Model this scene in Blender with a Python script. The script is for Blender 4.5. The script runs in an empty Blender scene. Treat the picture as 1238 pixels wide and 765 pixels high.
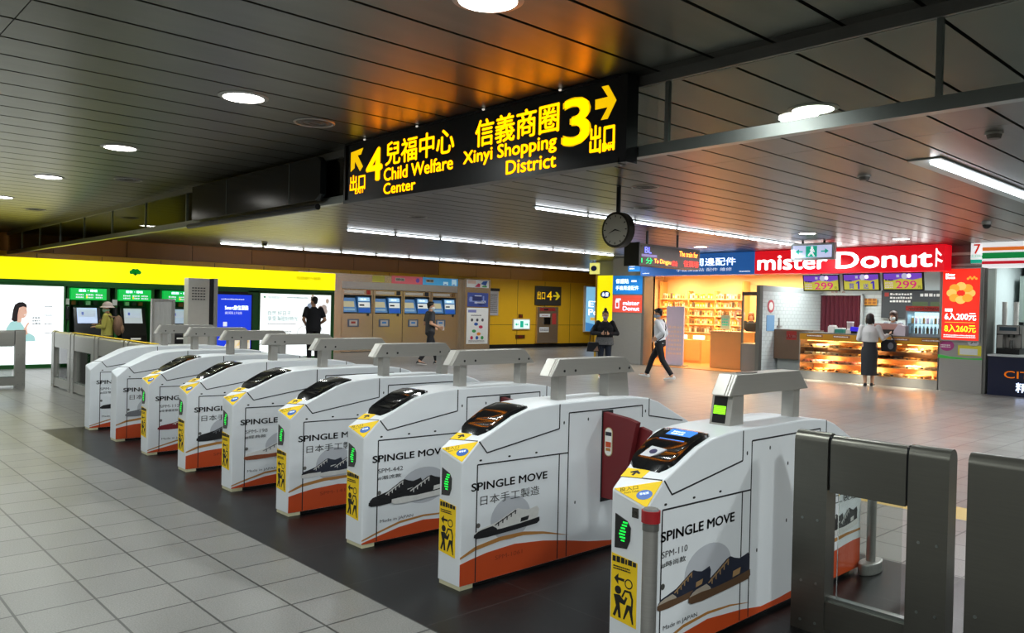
import bpy, bmesh, math, random
from mathutils import Vector, Matrix
random.seed(7)
SC = bpy.context.scene
COL = SC.collection
PI = math.pi

# ------------------------------------------------------------------ camera
YAW, PITCH, ROLL, FPX, CAMZ = -0.82258, -0.010559, 0.023245, 967.56, 1.6
_cy, _sy, _cp, _sp = math.cos(YAW), math.sin(YAW), math.cos(PITCH), math.sin(PITCH)
FWD = Vector((_sy*_cp, _cy*_cp, _sp))
_r = Vector((_cy, -_sy, 0)); _u = _r.cross(FWD)
RIGHT = _r*math.cos(ROLL) + _u*math.sin(ROLL)
UP = _u*math.cos(ROLL) - _r*math.sin(ROLL)
cam = bpy.data.cameras.new('camera'); cam_o = bpy.data.objects.new('camera', cam); COL.objects.link(cam_o)
cam.sensor_width = 36; cam.sensor_fit = 'HORIZONTAL'; cam.lens = FPX/1238*36
cam.clip_start = .05; cam.clip_end = 200
mw = Matrix((RIGHT, UP, -FWD)).transposed().to_4x4(); mw.translation = (0, 0, CAMZ)
cam_o.matrix_world = mw
SC.camera = cam_o
# ------------------------------------------------------------------ world, exposure
SC.view_settings.view_transform = 'Standard'; SC.view_settings.look = 'None'
SC.view_settings.gamma = 1; SC.view_settings.use_curve_mapping = False
SC.view_settings.exposure = -0.22
w = bpy.data.worlds.new('world'); SC.world = w; w.use_nodes = True
w.node_tree.nodes['Background'].inputs[0].default_value = (.75, .8, .85, 1)
w.node_tree.nodes['Background'].inputs[1].default_value = .16
DOWN_W = 34.0      # watts of one ceiling downlight
STRIP_E = 9.0      # emission of the fluorescent tubes
STRIP_W = 95.0     # watts of one fluorescent run per metre group


def at(x, y, z=None, Y=None, X=None):
    """point where the sight line of a photo pixel meets a plane of the station"""
    d = RIGHT*((x-619)/FPX) - UP*((y-382.5)/FPX) + FWD
    c = Vector((0, 0, CAMZ))
    if z is not None: t = (z-CAMZ)/d.z
    elif Y is not None: t = Y/d.y
    else: t = X/d.x
    return c + d*t


# ------------------------------------------------------------------ materials
def lin(h):
    if isinstance(h, (tuple, list)): return tuple(h[:3])
    v = [((h >> s) & 255)/255 for s in (16, 8, 0)]
    return tuple(c/12.92 if c <= .04045 else ((c+.055)/1.055)**2.4 for c in v)


MATS = {}


def M(name, col=0x808080, rough=.5, metal=0.0, emit=0.0, noise=.06, scale=9.0, bump=0.0, stretch=None, coat=0.0):
    if name in MATS: return MATS[name]
    m = bpy.data.materials.new(name); m.use_nodes = True
    nt = m.node_tree; b = nt.nodes['Principled BSDF']
    c = lin(col)
    tc = nt.nodes.new('ShaderNodeTexCoord'); mp = nt.nodes.new('ShaderNodeMapping')
    nz = nt.nodes.new('ShaderNodeTexNoise'); nz.inputs['Scale'].default_value = scale; nz.inputs['Detail'].default_value = 3
    nt.links.new(tc.outputs['Object'], mp.inputs[0]); nt.links.new(mp.outputs[0], nz.inputs['Vector'])
    if stretch: mp.inputs['Scale'].default_value = stretch
    mx = nt.nodes.new('ShaderNodeMix'); mx.data_type = 'RGBA'
    mx.inputs[6].default_value = tuple(min(1, k*(1-noise)) for k in c)+(1,)
    mx.inputs[7].default_value = tuple(min(1, k*(1+noise)) for k in c)+(1,)
    nt.links.new(nz.outputs['Fac'], mx.inputs[0])
    nt.links.new(mx.outputs[2], b.inputs['Base Color'])
    b.inputs['Roughness'].default_value = rough; b.inputs['Metallic'].default_value = metal
    if coat: b.inputs['Coat Weight'].default_value = coat; b.inputs['Coat Roughness'].default_value = .08
    if emit:
        nt.links.new(mx.outputs[2], b.inputs['Emission Color']); b.inputs['Emission Strength'].default_value = emit
    if bump:
        bp = nt.nodes.new('ShaderNodeBump'); bp.inputs['Strength'].default_value = bump; bp.inputs['Distance'].default_value = .01
        nt.links.new(nz.outputs['Fac'], bp.inputs['Height']); nt.links.new(bp.outputs[0], b.inputs['Normal'])
    MATS[name] = m
    return m


def glass(name, tint=0xffffff, refl=.12, rough=.02):
    if name in MATS: return MATS[name]
    m = bpy.data.materials.new(name); m.use_nodes = True; nt = m.node_tree
    for n in list(nt.nodes): nt.nodes.remove(n)
    o = nt.nodes.new('ShaderNodeOutputMaterial'); t = nt.nodes.new('ShaderNodeBsdfTransparent'); g = nt.nodes.new('ShaderNodeBsdfGlossy')
    x = nt.nodes.new('ShaderNodeMixShader'); f = nt.nodes.new('ShaderNodeFresnel'); f.inputs[0].default_value = 1.45
    ad = nt.nodes.new('ShaderNodeMath'); ad.operation = 'ADD'; ad.inputs[1].default_value = refl-.04; ad.use_clamp = True
    t.inputs[0].default_value = lin(tint)+(1,); g.inputs['Roughness'].default_value = rough
    nt.links.new(f.outputs[0], ad.inputs[0]); nt.links.new(ad.outputs[0], x.inputs[0])
    nt.links.new(t.outputs[0], x.inputs[1]); nt.links.new(g.outputs[0], x.inputs[2]); nt.links.new(x.outputs[0], o.inputs[0])
    MATS[name] = m
    return m


# ------------------------------------------------------------------ text meshes
_T = {}


def text_mesh(s, bold=0):
    k = s
    if k not in _T:
        cu = bpy.data.curves.new('lettering', 'FONT'); cu.body = s; cu.resolution_u = 3; cu.offset = 0
        o = bpy.data.objects.new('lettering', cu); COL.objects.link(o)
        dg = bpy.context.evaluated_depsgraph_get(); dg.update()
        me = bpy.data.meshes.new_from_object(o.evaluated_get(dg))
        V = [v.co.copy() for v in me.vertices]; Fs = [tuple(p.vertices) for p in me.polygons]
        bpy.data.objects.remove(o); bpy.data.curves.remove(cu); bpy.data.meshes.remove(me)
        _T[k] = (V, Fs)
    return _T[k]


class Fr:
    """a flat face to draw on: origin, right, up; the normal points at the viewer"""
    def __init__(s, o, u, v):
        s.o = Vector(o); s.u = Vector(u).normalized(); s.v = Vector(v).normalized(); s.n = s.u.cross(s.v)

    def p(s, a, b, d=0): return s.o + s.u*a + s.v*b + s.n*d


def FY(x, y, z): return Fr((x, y, z), (1, 0, 0), (0, 0, 1))     # faces -Y
def FX(x, y, z): return Fr((x, y, z), (0, 1, 0), (0, 0, 1))     # faces +X


class MB:
    def __init__(s): s.v = []; s.f = []; s.m = []; s.ms = []

    def mi(s, m):
        if m not in s.ms: s.ms.append(m)
        return s.ms.index(m)

    def add(s, V, F, m):
        b = len(s.v); s.v += [Vector(p) for p in V]; k = s.mi(m)
        for f in F: s.f.append(tuple(b+i for i in f)); s.m.append(k)
        return s

    def box(s, x0, y0, z0, x1, y1, z1, m):
        x0, x1 = sorted((x0, x1)); y0, y1 = sorted((y0, y1)); z0, z1 = sorted((z0, z1))
        V = [(x0, y0, z0), (x1, y0, z0), (x1, y1, z0), (x0, y1, z0), (x0, y0, z1), (x1, y0, z1), (x1, y1, z1), (x0, y1, z1)]
        return s.add(V, [(3, 2, 1, 0), (4, 5, 6, 7), (0, 1, 5, 4), (1, 2, 6, 5), (2, 3, 7, 6), (3, 0, 4, 7)], m)

    def prism(s, P, ext, m):
        P = [Vector(p) for p in P]; e = Vector(ext); n = len(P)
        nr = Vector((0, 0, 0))
        for i in range(n): nr += (P[i]-P[0]).cross(P[(i+1) % n]-P[0])
        if nr.dot(e) < 0: P = P[::-1]
        V = P + [p+e for p in P]
        return s.add(V, [tuple(range(n))[::-1], tuple(range(n, 2*n))]+[(i, (i+1) % n, n+(i+1) % n, n+i) for i in range(n)], m)

    def fbox(s, fr, a0, b0, a1, b1, d0, d1, m):      # box on a face
        return s.prism([fr.p(a0, b0, d0), fr.p(a1, b0, d0), fr.p(a1, b1, d0), fr.p(a0, b1, d0)], fr.n*(d1-d0), m)

    def fpoly(s, fr, pts, d0, d1, m):
        return s.prism([fr.p(a, b, d0) for a, b in pts], fr.n*(d1-d0), m)

    def fdisc(s, fr, a, b, r, d0, d1, m, n=24, ry=None):
        ry = ry or r
        return s.fpoly(fr, [(a+r*math.cos(t*2*PI/n), b+ry*math.sin(t*2*PI/n)) for t in range(n)], d0, d1, m)

    def fring(s, fr, a, b, r0, r1, d0, d1, m, n=24):
        for i in range(n):
            t, q = 2*PI*i/n, 2*PI*(i+1)/n
            s.fpoly(fr, [(a+r0*math.cos(t), b+r0*math.sin(t)), (a+r1*math.cos(t), b+r1*math.sin(t)), (a+r1*math.cos(q), b+r1*math.sin(q)), (a+r0*math.cos(q), b+r0*math.sin(q))], d0, d1, m)
        return s

    def fband(s, fr, top, bot, d0, d1, m):           # region between two polylines over the same a values
        for i in range(len(top)-1):
            s.fpoly(fr, [bot[i], bot[i+1], top[i+1], top[i]], d0, d1, m)
        return s

    def text(s, t, fr, a, b, w, h, m, d=.002, bold=0.0):
        V, F = text_mesh(t)
        if not V: return s
        x0 = min(v.x for v in V); x1 = max(v.x for v in V); y0 = min(v.y for v in V); y1 = max(v.y for v in V)
        if w is None: w = h*(x1-x0)/(y1-y0)
        k = bold*h*.9
        for da, db in (((0, 0),) if bold <= 0 else ((k, 0), (-k, 0), (0, k*.7), (0, -k*.7))):     # a heavier face: strokes laid side by side
            s.add([fr.p(a+(v.x-x0)/(x1-x0)*w+da, b+(v.y-y0)/(y1-y0)*h+db, d) for v in V], F, m)
        return s

    def scrawl(s, fr, a, b, w, h, rows, m, d=.002, fill=.6, seed=1):      # rows of lettering too small to read
        r = random.Random(seed)
        rh = h/rows
        for k in range(rows):
            x = a; y = b+h-(k+1)*rh+rh*.2
            while x < a+w*.97:
                q = min(rh*r.uniform(.3, .75), a+w-x)
                s.fbox(fr, x, y, x+q, y+rh*fill*r.uniform(.7, 1), d, d+.0015, m); x += q+rh*.2
        return s

    def cyl(s, p0, p1, r0, m, r1=None, n=16):
        p0 = Vector(p0); p1 = Vector(p1); r1 = r0 if r1 is None else r1
        a = (p1-p0).normalized(); h = Vector((0, 0, 1)) if abs(a.z) < .9 else Vector((1, 0, 0))
        u = a.cross(h).normalized(); v = a.cross(u)
        V = [p0+(u*math.cos(2*PI*i/n)+v*math.sin(2*PI*i/n))*r0 for i in range(n)]+[p1+(u*math.cos(2*PI*i/n)+v*math.sin(2*PI*i/n))*r1 for i in range(n)]
        return s.add(V, [tuple(range(n)), tuple(range(2*n-1, n-1, -1))]+[(i, n+i, n+(i+1) % n, (i+1) % n) for i in range(n)], m)

    def tube(s, path, r, m, n=10):
        for a, b in zip(path, path[1:]): s.cyl(a, b, r, m, n=n)
        for a in path[1:-1]: s.ell(a, (r, r, r), m, 6, n)
        return s

    def ell(s, c, r, m, nv=10, nu=14, rot=None):
        V = [(0, 0, 1)]; F = []
        for i in range(1, nv):
            t = PI*i/nv
            for j in range(nu): q = 2*PI*j/nu; V.append((math.sin(t)*math.cos(q), math.sin(t)*math.sin(q), math.cos(t)))
        V.append((0, 0, -1)); L = len(V)-1
        for j in range(nu):
            k = (j+1) % nu
            F.append((0, 1+j, 1+k)); F.append((L, L-nu+k, L-nu+j))
            for i in range(nv-2): F.append((1+i*nu+j, 1+(i+1)*nu+j, 1+(i+1)*nu+k, 1+i*nu+k))
        P = []
        for p in V:
            q = Vector((p[0]*r[0], p[1]*r[1], p[2]*r[2]))
            if rot: q = rot @ q
            P.append(Vector(c)+q)
        return s.add(P, F, m)

    def torus(s, c, R, r, m, n=18, k=8, sz=1.0):
        V = []; F = []
        for i in range(n):
            for j in range(k):
                a, b = 2*PI*i/n, 2*PI*j/k
                V.append((c[0]+(R+r*math.cos(b))*math.cos(a), c[1]+(R+r*math.cos(b))*math.sin(a), c[2]+r*sz*math.sin(b)))
                F.append((i*k+j, ((i+1) % n)*k+j, ((i+1) % n)*k+(j+1) % k, i*k+(j+1) % k))
        return s.add(V, F, m)

    def loft(s, rings, m, cap=True):
        n = len(rings[0]); V = [p for r in rings for p in r]; F = []
        for i in range(len(rings)-1):
            for j in range(n): k = (j+1) % n; F.append((i*n+j, i*n+k, (i+1)*n+k, (i+1)*n+j))
        if cap: F += [tuple(range(n))[::-1], tuple(range((len(rings)-1)*n, len(rings)*n))]
        return s.add(V, F, m)

    def mesh(s, name, smooth=False, bevel=0.0):
        me = bpy.data.meshes.new(name); me.from_pydata([tuple(v) for v in s.v], [], s.f)
        for m in s.ms: me.materials.append(m)
        me.polygons.foreach_set('material_index', s.m)
        if bevel:
            bm = bmesh.new(); bm.from_mesh(me)
            bmesh.ops.remove_doubles(bm, verts=bm.verts, dist=1e-5)
            es = [e for e in bm.edges if len(e.link_faces) == 2 and e.calc_face_angle(0) > .5]
            bmesh.ops.bevel(bm, geom=es, offset=bevel, segments=2, affect='EDGES', profile=.6, clamp_overlap=True)
            bm.to_mesh(me); bm.free()
        if smooth:
            me.polygons.foreach_set('use_smooth', [True]*len(me.polygons))
            me.set_sharp_from_angle(angle=math.radians(40))
        me.update()
        return me

    def build(s, name, parent=None, smooth=False, bevel=0.0, label=None):
        o = bpy.data.objects.new(name, s.mesh(name, smooth, bevel)); COL.objects.link(o)
        if parent: o.parent = parent
        if label: o['label'] = label
        return o


def put(name, me, parent=None):
    o = bpy.data.objects.new(name, me); COL.objects.link(o)
    if parent: o.parent = parent
    return o


def tag(o, label, cat, group=None):
    o['label'] = label; o['category'] = cat
    if group: o['group'] = group
    return o


def thing(name, label, cat, loc=(0, 0, 0), rz=0.0, group=None):
    o = bpy.data.objects.new(name, None); COL.objects.link(o); o.location = loc; o.rotation_euler = (0, 0, rz)
    o.empty_display_size = .1
    o.matrix_basis = Matrix.Translation(loc) @ Matrix.Rotation(rz, 4, 'Z')
    return tag(o, label, cat, group)


def struct(name, mb, **k):
    o = mb.build(name, **k); o['kind'] = 'structure'; return o


def clone(root, loc, label, rz=None):
    r = root.copy(); COL.objects.link(r); r.location = loc; r['label'] = label
    if rz is not None: r.rotation_euler = (0, 0, rz)
    for ch in list(root.children):
        c = ch.copy(); COL.objects.link(c); c.parent = r
        for g in list(ch.children):
            d = g.copy(); COL.objects.link(d); d.parent = c
    return r


def lamp(name, parent, loc, watts, size, col=(.93, 1, .985), sy=None, spread=160):
    l = bpy.data.lights.new(name, 'AREA'); l.energy = watts; l.color = col; l.size = size
    l.shape = 'RECTANGLE' if sy else 'DISK'
    if sy: l.size_y = sy
    l.spread = math.radians(spread)
    o = bpy.data.objects.new(name, l); COL.objects.link(o); o.location = loc
    if parent: o.parent = parent
    return o


CZ = 3.2           # ceiling height
GY = 2.858         # front of the gate row
WX = -23.5         # far left wall
AX = -20.4         # cash machine bank
SY = 19.0          # shop fronts

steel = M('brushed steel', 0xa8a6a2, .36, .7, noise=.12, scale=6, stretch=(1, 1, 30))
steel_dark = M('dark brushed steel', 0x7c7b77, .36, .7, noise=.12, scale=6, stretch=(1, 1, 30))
white = M('white gate enamel', 0xe2e6ea, .38, noise=.02)
black = M('black plastic', 0x0c0c0e, .3)
seam = M('seam shadow gap', 0x15161a, .7)
paper = M('white paper', 0xe6e6e2, .6)
yellow = M('yellow sticker', 0xf4cc10, .7)
blue = M('blue sticker', 0x2a62b4, .45)
ink = M('black ink', 0x111111, .6)
# ------------------------------------------------------------------ the setting
def floor_mat(name, c1, c2, mortar, bw, rh, ox, oy, ms, rough, spk, spec=.5):
    m = bpy.data.materials.new(name); m.use_nodes = True; nt = m.node_tree; b = nt.nodes['Principled BSDF']
    tc = nt.nodes.new('ShaderNodeTexCoord'); mp = nt.nodes.new('ShaderNodeMapping')
    mp.inputs['Location'].default_value = (-ox, -oy, 0)
    br = nt.nodes.new('ShaderNodeTexBrick'); br.offset = 0; br.squash = 1
    br.inputs['Color1'].default_value = lin(c1)+(1,); br.inputs['Color2'].default_value = lin(c2)+(1,); br.inputs['Mortar'].default_value = lin(mortar)+(1,)
    b.inputs['Specular IOR Level'].default_value = spec
    br.inputs['Scale'].default_value = 1; br.inputs['Mortar Size'].default_value = ms; br.inputs['Mortar Smooth'].default_value = .2
    br.inputs['Brick Width'].default_value = bw; br.inputs['Row Height'].default_value = rh; br.inputs['Bias'].default_value = 0
    nz = nt.nodes.new('ShaderNodeTexNoise'); nz.inputs['Scale'].default_value = 130; nz.inputs['Detail'].default_value = 2
    n2 = nt.nodes.new('ShaderNodeTexNoise'); n2.inputs['Scale'].default_value = 1.1; n2.inputs['Detail'].default_value = 4
    mr = nt.nodes.new('ShaderNodeMapRange'); mr.inputs[1].default_value = .3; mr.inputs[2].default_value = .7; mr.inputs[3].default_value = 1-spk; mr.inputs[4].default_value = 1+spk
    m2 = nt.nodes.new('ShaderNodeMapRange'); m2.inputs[1].default_value = .3; m2.inputs[2].default_value = .7; m2.inputs[3].default_value = .88; m2.inputs[4].default_value = 1.1
    mu = nt.nodes.new('ShaderNodeMath'); mu.operation = 'MULTIPLY'
    vm = nt.nodes.new('ShaderNodeVectorMath'); vm.operation = 'SCALE'
    nt.links.new(tc.outputs['Object'], mp.inputs[0]); nt.links.new(mp.outputs[0], br.inputs['Vector'])
    for n in (nz, n2): nt.links.new(tc.outputs['Object'], n.inputs['Vector'])
    nt.links.new(nz.outputs['Fac'], mr.inputs[0]); nt.links.new(n2.outputs['Fac'], m2.inputs[0])
    nt.links.new(mr.outputs[0], mu.inputs[0]); nt.links.new(m2.outputs[0], mu.inputs[1])
    nt.links.new(br.outputs['Color'], vm.inputs[0]); nt.links.new(mu.outputs[0], vm.inputs['Scale'])
    nt.links.new(vm.outputs[0], b.inputs['Base Color'])
    r2 = nt.nodes.new('ShaderNodeMapRange'); r2.inputs[3].default_value = rough-.06; r2.inputs[4].default_value = rough+.10
    nt.links.new(n2.outputs['Fac'], r2.inputs[0]); nt.links.new(r2.outputs[0], b.inputs['Roughness'])
    bp = nt.nodes.new('ShaderNodeBump'); bp.inputs['Strength'].default_value = .12; bp.inputs['Distance'].default_value = .004
    nt.links.new(nz.outputs['Fac'], bp.inputs['Height']); nt.links.new(bp.outputs[0], b.inputs['Normal'])
    return m


fl = floor_mat('speckled grey floor tile', 0x7a7975, 0x72716e, 0x2a2927, .3634, .3765, -4.601, 2.42, .007, .30, .24)
fd = floor_mat('dark floor slab', 0x0c0c0d, 0x0a0a0b, 0x2c2c2c, .75, .746, -3.19, 2.42, .004, .34, .1, .28)
struct('floor', MB().box(-24, -9, -.1, 9, 2.42, 0, fl).box(-24, 5.41, -.1, 9, 6.97, 0, fl).box(-24, 7.42, -.1, 9, 31, 0, fl)
       .box(-24, 2.42, -.1, -10.9, 5.41, 0, fl))
struct('trim_1', MB().box(-10.9, 2.42, -.1, 9, 5.41, 0, fd))
tact = M('yellow tactile tile', 0xb8963c, .5, noise=.1, scale=3)
mb = MB().box(-24, 6.97, -.1, 9, 7.42, 0, tact)
struct('trim_2', mb)

cmet = M('brushed ceiling metal', 0x6b6a63, .33, .92, noise=.2, scale=3.5, stretch=(2.2, .5, 1), bump=.02)
gap = M('dark ceiling gap', 0x060606, .8, noise=.02)
mb = MB().box(-24, -9, CZ+.05, 9, 31, CZ+.2, gap)
ys = [-8.6, -5.4, -2.2, 1.02, 4.24, 7.42, 10.6, 13.8, 17.0, 20.2, 23.4, 26.6, 29.8, 31]
# strip light troughs are left open
TRO = [(-3.12, 8.5, 16.0), (-8.93, 8.7, 18.3), (-14.8, 8.9, 18.3), (-21.3, 8.9, 25.5), (2.7, 8.5, 16.0)]  # last strip is unseen, added to brighten the gate sides

PITCHX = .418
x0 = -2.866-PITCHX*60
for i in range(int((9-x0)/PITCHX)+1):
    a, b = max(-24, x0+i*PITCHX+.013), min(9, x0+(i+1)*PITCHX-.013)
    if b-a < .05: continue
    for p, q in zip(ys, ys[1:]):
        mb.box(a, p+.003, CZ, b, q-.003, CZ+.05, cmet)
struct('ceiling', mb)

ochre = M('ochre wall panel', 0xecb628, .28, noise=.05, scale=2)
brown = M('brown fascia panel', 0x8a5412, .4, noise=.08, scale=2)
wallgrey = M('grey wall', 0xb4b2ae, .6)
base_blk = M('black skirting', 0x0d0c0b, .5)
mb = MB().box(WX-.2, -9, 0, WX, 31, CZ, ochre)
for yy in [x*1.55+19.0 for x in range(-18, 8)]:
    mb.box(WX, yy-.008, .15, WX+.003, yy+.008, 2.72, seam)
mb.box(WX, 12, .92, WX+.003, 31, .935, seam)
struct('wall_left', mb)
mb = MB()
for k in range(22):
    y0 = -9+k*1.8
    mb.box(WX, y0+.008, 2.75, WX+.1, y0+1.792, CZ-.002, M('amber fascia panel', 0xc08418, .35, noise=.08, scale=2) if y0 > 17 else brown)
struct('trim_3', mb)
struct('baseboard_left', MB().box(WX, 12, 0, WX+.03, 31, .15, base_blk))
struct('wall_back', MB().box(-24, 30.8, 0, -17.5, 31, CZ, ochre))
struct('wall_right', MB().box(9, -9, 0, 9.2, 31, CZ, wallgrey))
struct('wall_front', MB().box(-24, -9.2, 0, 9.2, -9, CZ, wallgrey))
# wall behind and between the shops
struct('wall_shops', MB().box(-17.6, 23.0, 0, 9, 23.2, CZ, wallgrey).box(-17.7, 20.2, 0, -17.5, 30.8, CZ, ochre))


# ------------------------------------------------------------------ ceiling lights
e_disc = M('lit downlight', 0xfbf8f0, .5, emit=14, noise=.0)
rimm = M('white rim', 0xa9a7a2, .4, .6)
mbr = MB()
for i in range(28):
    a, b = 2*PI*i/28, 2*PI*(i+1)/28
    P = lambda r, t, z: (r*math.cos(t), r*math.sin(t), z)
    mbr.prism([P(.155, a, -.012), P(.19, a, -.004), P(.19, b, -.004), P(.155, b, -.012)], (0, 0, .006), rimm)
rim_me = mbr.mesh('rim')
dif_me = MB().cyl((0, 0, -.010), (0, 0, -.004), .155, e_disc, n=28).mesh('diffuser')
ORD = ['first', 'second', 'third', 'fourth', 'fifth', 'sixth', 'seventh', 'eighth']


def downlight(x, y, label, grp, light=True, wt=None):
    t = thing('downlight', label, 'ceiling light', (x, y, CZ), 0, grp)
    put('rim', rim_me, t); put('diffuser', dif_me, t)
    if light: lamp('downlight_bulb', t, (0, 0, -.03), wt or DOWN_W, .3)
    return t


front = [(-3.17, 2.72), (-6.05, 2.70), (-9.05, 2.70), (-12.0, 2.70), (-15.07, 2.72)]
for i, (x, y) in enumerate(front):
    downlight(x, y, ['round white downlight cut by the top edge of the photo', 'largest whole round downlight left of the hanging exit sign', 'middle one of the three round downlights at upper left', 'small round downlight beyond the middle one at upper left', 'farthest round downlight at the left edge of the ceiling'][i], 'downlights before the glass screen')
downlight(-18.1, 2.75, 'round downlight deep in the far left ceiling', 'downlights before the glass screen')
for i in range(7):
    downlight(-3.0-3.05*i, 5.92, 'bright round downlight seen through the right end of the glass smoke screen' if i == 0 else 'round downlight behind the glass smoke screen, %s from the right' % ORD[i], 'downlights behind the glass screen')
# unseen downlights continue the grid, added and strengthened to light gates and floor
OFF = 'added unseen downlight on the ceiling grid lighting the near hall'
for j in (-.4, -3.6):
    for i in range(-2, 7):
        downlight(.0-3.0*i, j, OFF, 'added downlights on the near side of the hall', True, DOWN_W*1.5)
for x, y in ((0, 2.7), (3, 2.7), (6, 2.7), (0, 5.9), (3, 5.9), (6, 5.9)):  # added on the right to brighten the gate sides
    downlight(x, y, OFF, 'added downlights on the near side of the hall', True, DOWN_W*1.6)
downlight(-6.6, 16.9, 'small downlight close to the red fascia near its right end', 'shop front downlights', True, 12)
downlight(-7.6, 14.9, 'small downlight just right of the green running man sign', 'shop front downlights', True, 12)
downlight(-11.2, 16.6, 'small downlight above the blue shop fascia', 'shop front downlights', True, 12)

tube_m = M('fluorescent tube', 0xf4f8ff, .4, emit=STRIP_E, noise=0)
trough = M('white trough', 0xb8c4c4, .4)
for k, (x, ya, yb) in enumerate(TRO):
    lab = ['fluorescent trough light at the right edge above the shops', 'long fluorescent strip running over the clock', 'middle fluorescent strip ending near the yellow pillar', 'farthest fluorescent strip beside the ochre wall', 'added unseen fluorescent strip brightening the gates from the right'][k]
    t = thing('strip_light', lab, 'ceiling light', (x, ya, CZ-.004), 0, 'fluorescent strips')
    L = yb-ya
    wd = .16 if k == 0 else .045
    m = MB().box(-wd, 0, -.012, wd, L, 0, trough)
    m.build('housing', t)
    nn = int(L/1.25)
    tm = MB().cyl((0, .03, 0), (0, 1.2, 0), .016 if k else .022, tube_m, n=8).mesh('tube')
    for q in range(nn):
        o = put('tube', tm, t); o.location = (.06 if k == 0 else 0, q*1.25+.02, -.032 if k else -.038)
    for q in range(3):
        lamp('strip_lamp', t, (0, L*(q+.5)/3, -.13), STRIP_W, .25, (.95, .98, 1), sy=L/3*.9)

# small things on the ceiling
vent_m = M('grey vent plate', 0x5d5a55, .5, .5)
for p, lab in [((380, 148), 'large round ceiling vent right of the biggest downlight'), ((155, 217), 'round ceiling vent nearer the left edge'), ((43, 253), 'faint round ceiling vent at far left'), ((780, 226), 'round vent right of the clock pole, upper one'), ((780, 251), 'round vent right of the clock pole, lower one'), ((505, 262), 'round vent under the hanging exit sign')]:
    c = at(*p, z=CZ)
    m = MB()
    for r in (.17, .11, .05): m.torus((0, 0, -.004), r, .012, rimm if r > .15 else vent_m, 24, 6, .6)
    m.cyl((0, 0, -.003), (0, 0, 0), .16, vent_m, n=24)
    o = m.build('ceiling_vent', smooth=True); o.location = (c.x, c.y, CZ); tag(o, lab, 'vent', 'ceiling vents')
for p, lab in [((1202, 160), 'dark smoke detector at the upper right of the ceiling'), ((1045, 212), 'smoke detector left of the trough light')]:
    c = at(*p, z=CZ)
    t = thing('smoke_detector', lab, 'smoke detector', (c.x, c.y, CZ))
    MB().cyl((0, 0, -.02), (0, 0, 0), .07, rimm, n=20).build('base_ring', t)
    MB().cyl((0, 0, -.055), (0, 0, -.02), .05, vent_m, .06, n=20).build('sensor_head', t)
for p, lab in [((1193, 268), 'black dome camera above the red poster pillar'), ((320, 292), 'black dome camera above the yellow bank band')]:
    c = at(*p, z=CZ)
    t = thing('dome_camera', lab, 'camera', (c.x, c.y, CZ))
    MB().cyl((0, 0, -.05), (0, 0, 0), .075, rimm, n=20).build('mount', t)
    MB().ell((0, 0, -.06), (.065, .065, .06), black).build('dome', t, smooth=True)

# ------------------------------------------------------------------ hanging glass smoke screen
BY, BZ = 4.37, 2.68
rail = M('steel rail', 0x8e9490, .28, .9)
t = thing('smoke_screen', 'long hanging glass smoke screen with steel rails across the ceiling', 'glass screen', (0, BY, BZ))
MB().box(-23.3, -.03, CZ-BZ-.07, 8.9, .03, CZ-BZ, steel_dark).build('top_rail', t)
MB().box(-23.3, -.035, -.03, 8.9, .035, .045, rail).build('bottom_rail', t)
gl = glass('screen glass', 0xe4ebe6, .10)
mx = [-23.3, -21.8, -20.1, -18.4, -16.7, -15.0, -13.3, -11.6, -9.9, -8.25, -6.6, -4.92, -3.23, -1.54, .15, 1.85, 3.55, 5.25, 6.95, 8.9]
for a, b in zip(mx, mx[1:]):
    MB().box(a+.012, -.004, .045, b-.012, .004, CZ-BZ-.07, gl).build('glass_pane', t)
for a in mx[1:-1]:
    MB().box(a-.014, -.016, .045, a+.014, .016, CZ-BZ-.07, rail).build('mullion', t)
# dark display housing on the screen
dk = M('dark tinted panel', 0x14191b, .18, .1, noise=.03)
t = thing('display_housing', 'dark rounded panel on the glass screen left of the exit sign', 'display', (-9.35, 4.27, 2.66))
P = [(-1.75, .04), (1.65, .04), (1.75, .1), (1.75, .44), (1.68, .5), (-1.75, .5)]
MB().fpoly(Fr((0, 0, 0), (1, 0, 0), (0, 0, 1)), P, -.05, .02, dk).build('panel', t)
for a in (-.62, 1.06):
    MB().box(a-.01, -.024, .05, a+.01, -.02, .49, M('dull mullion line', 0x565b5a, .4, .4)).build('joint_line', t)
MB().cyl((-1.75, -.06, -.045), (1.78, -.06, -.045), .034, black, n=10).build('bottom_tube', t, smooth=True)

# hanging exit sign
sg_b = M('black sign face', 0x101316, .3, noise=.03)
sg_y = M('lit yellow lettering', 0xffc900, .5, emit=1.0, noise=0)
t = thing('exit_sign', 'big black hanging sign with yellow exit 4 and exit 3 directions', 'sign', (-7.0, 4.2, 2.63))
W, Hh = 3.47, .55
MB().box(0, .01, 0, W, .08, Hh, sg_b).build('panel', t)
MB().box(-.03, -.01, -.03, W+.03, .10, 0, black).box(-.03, -.01, Hh, W+.03, .10, CZ-2.63-.005, black).box(-.03, -.01, 0, 0, .10, Hh, black).box(W, -.0, -.03, W+.09, .12, CZ-2.63-.005, black).build('frame', t)
fr = Fr((0, .01, 0), (1, 0, 0), (0, 0, 1))
m = MB()
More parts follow.
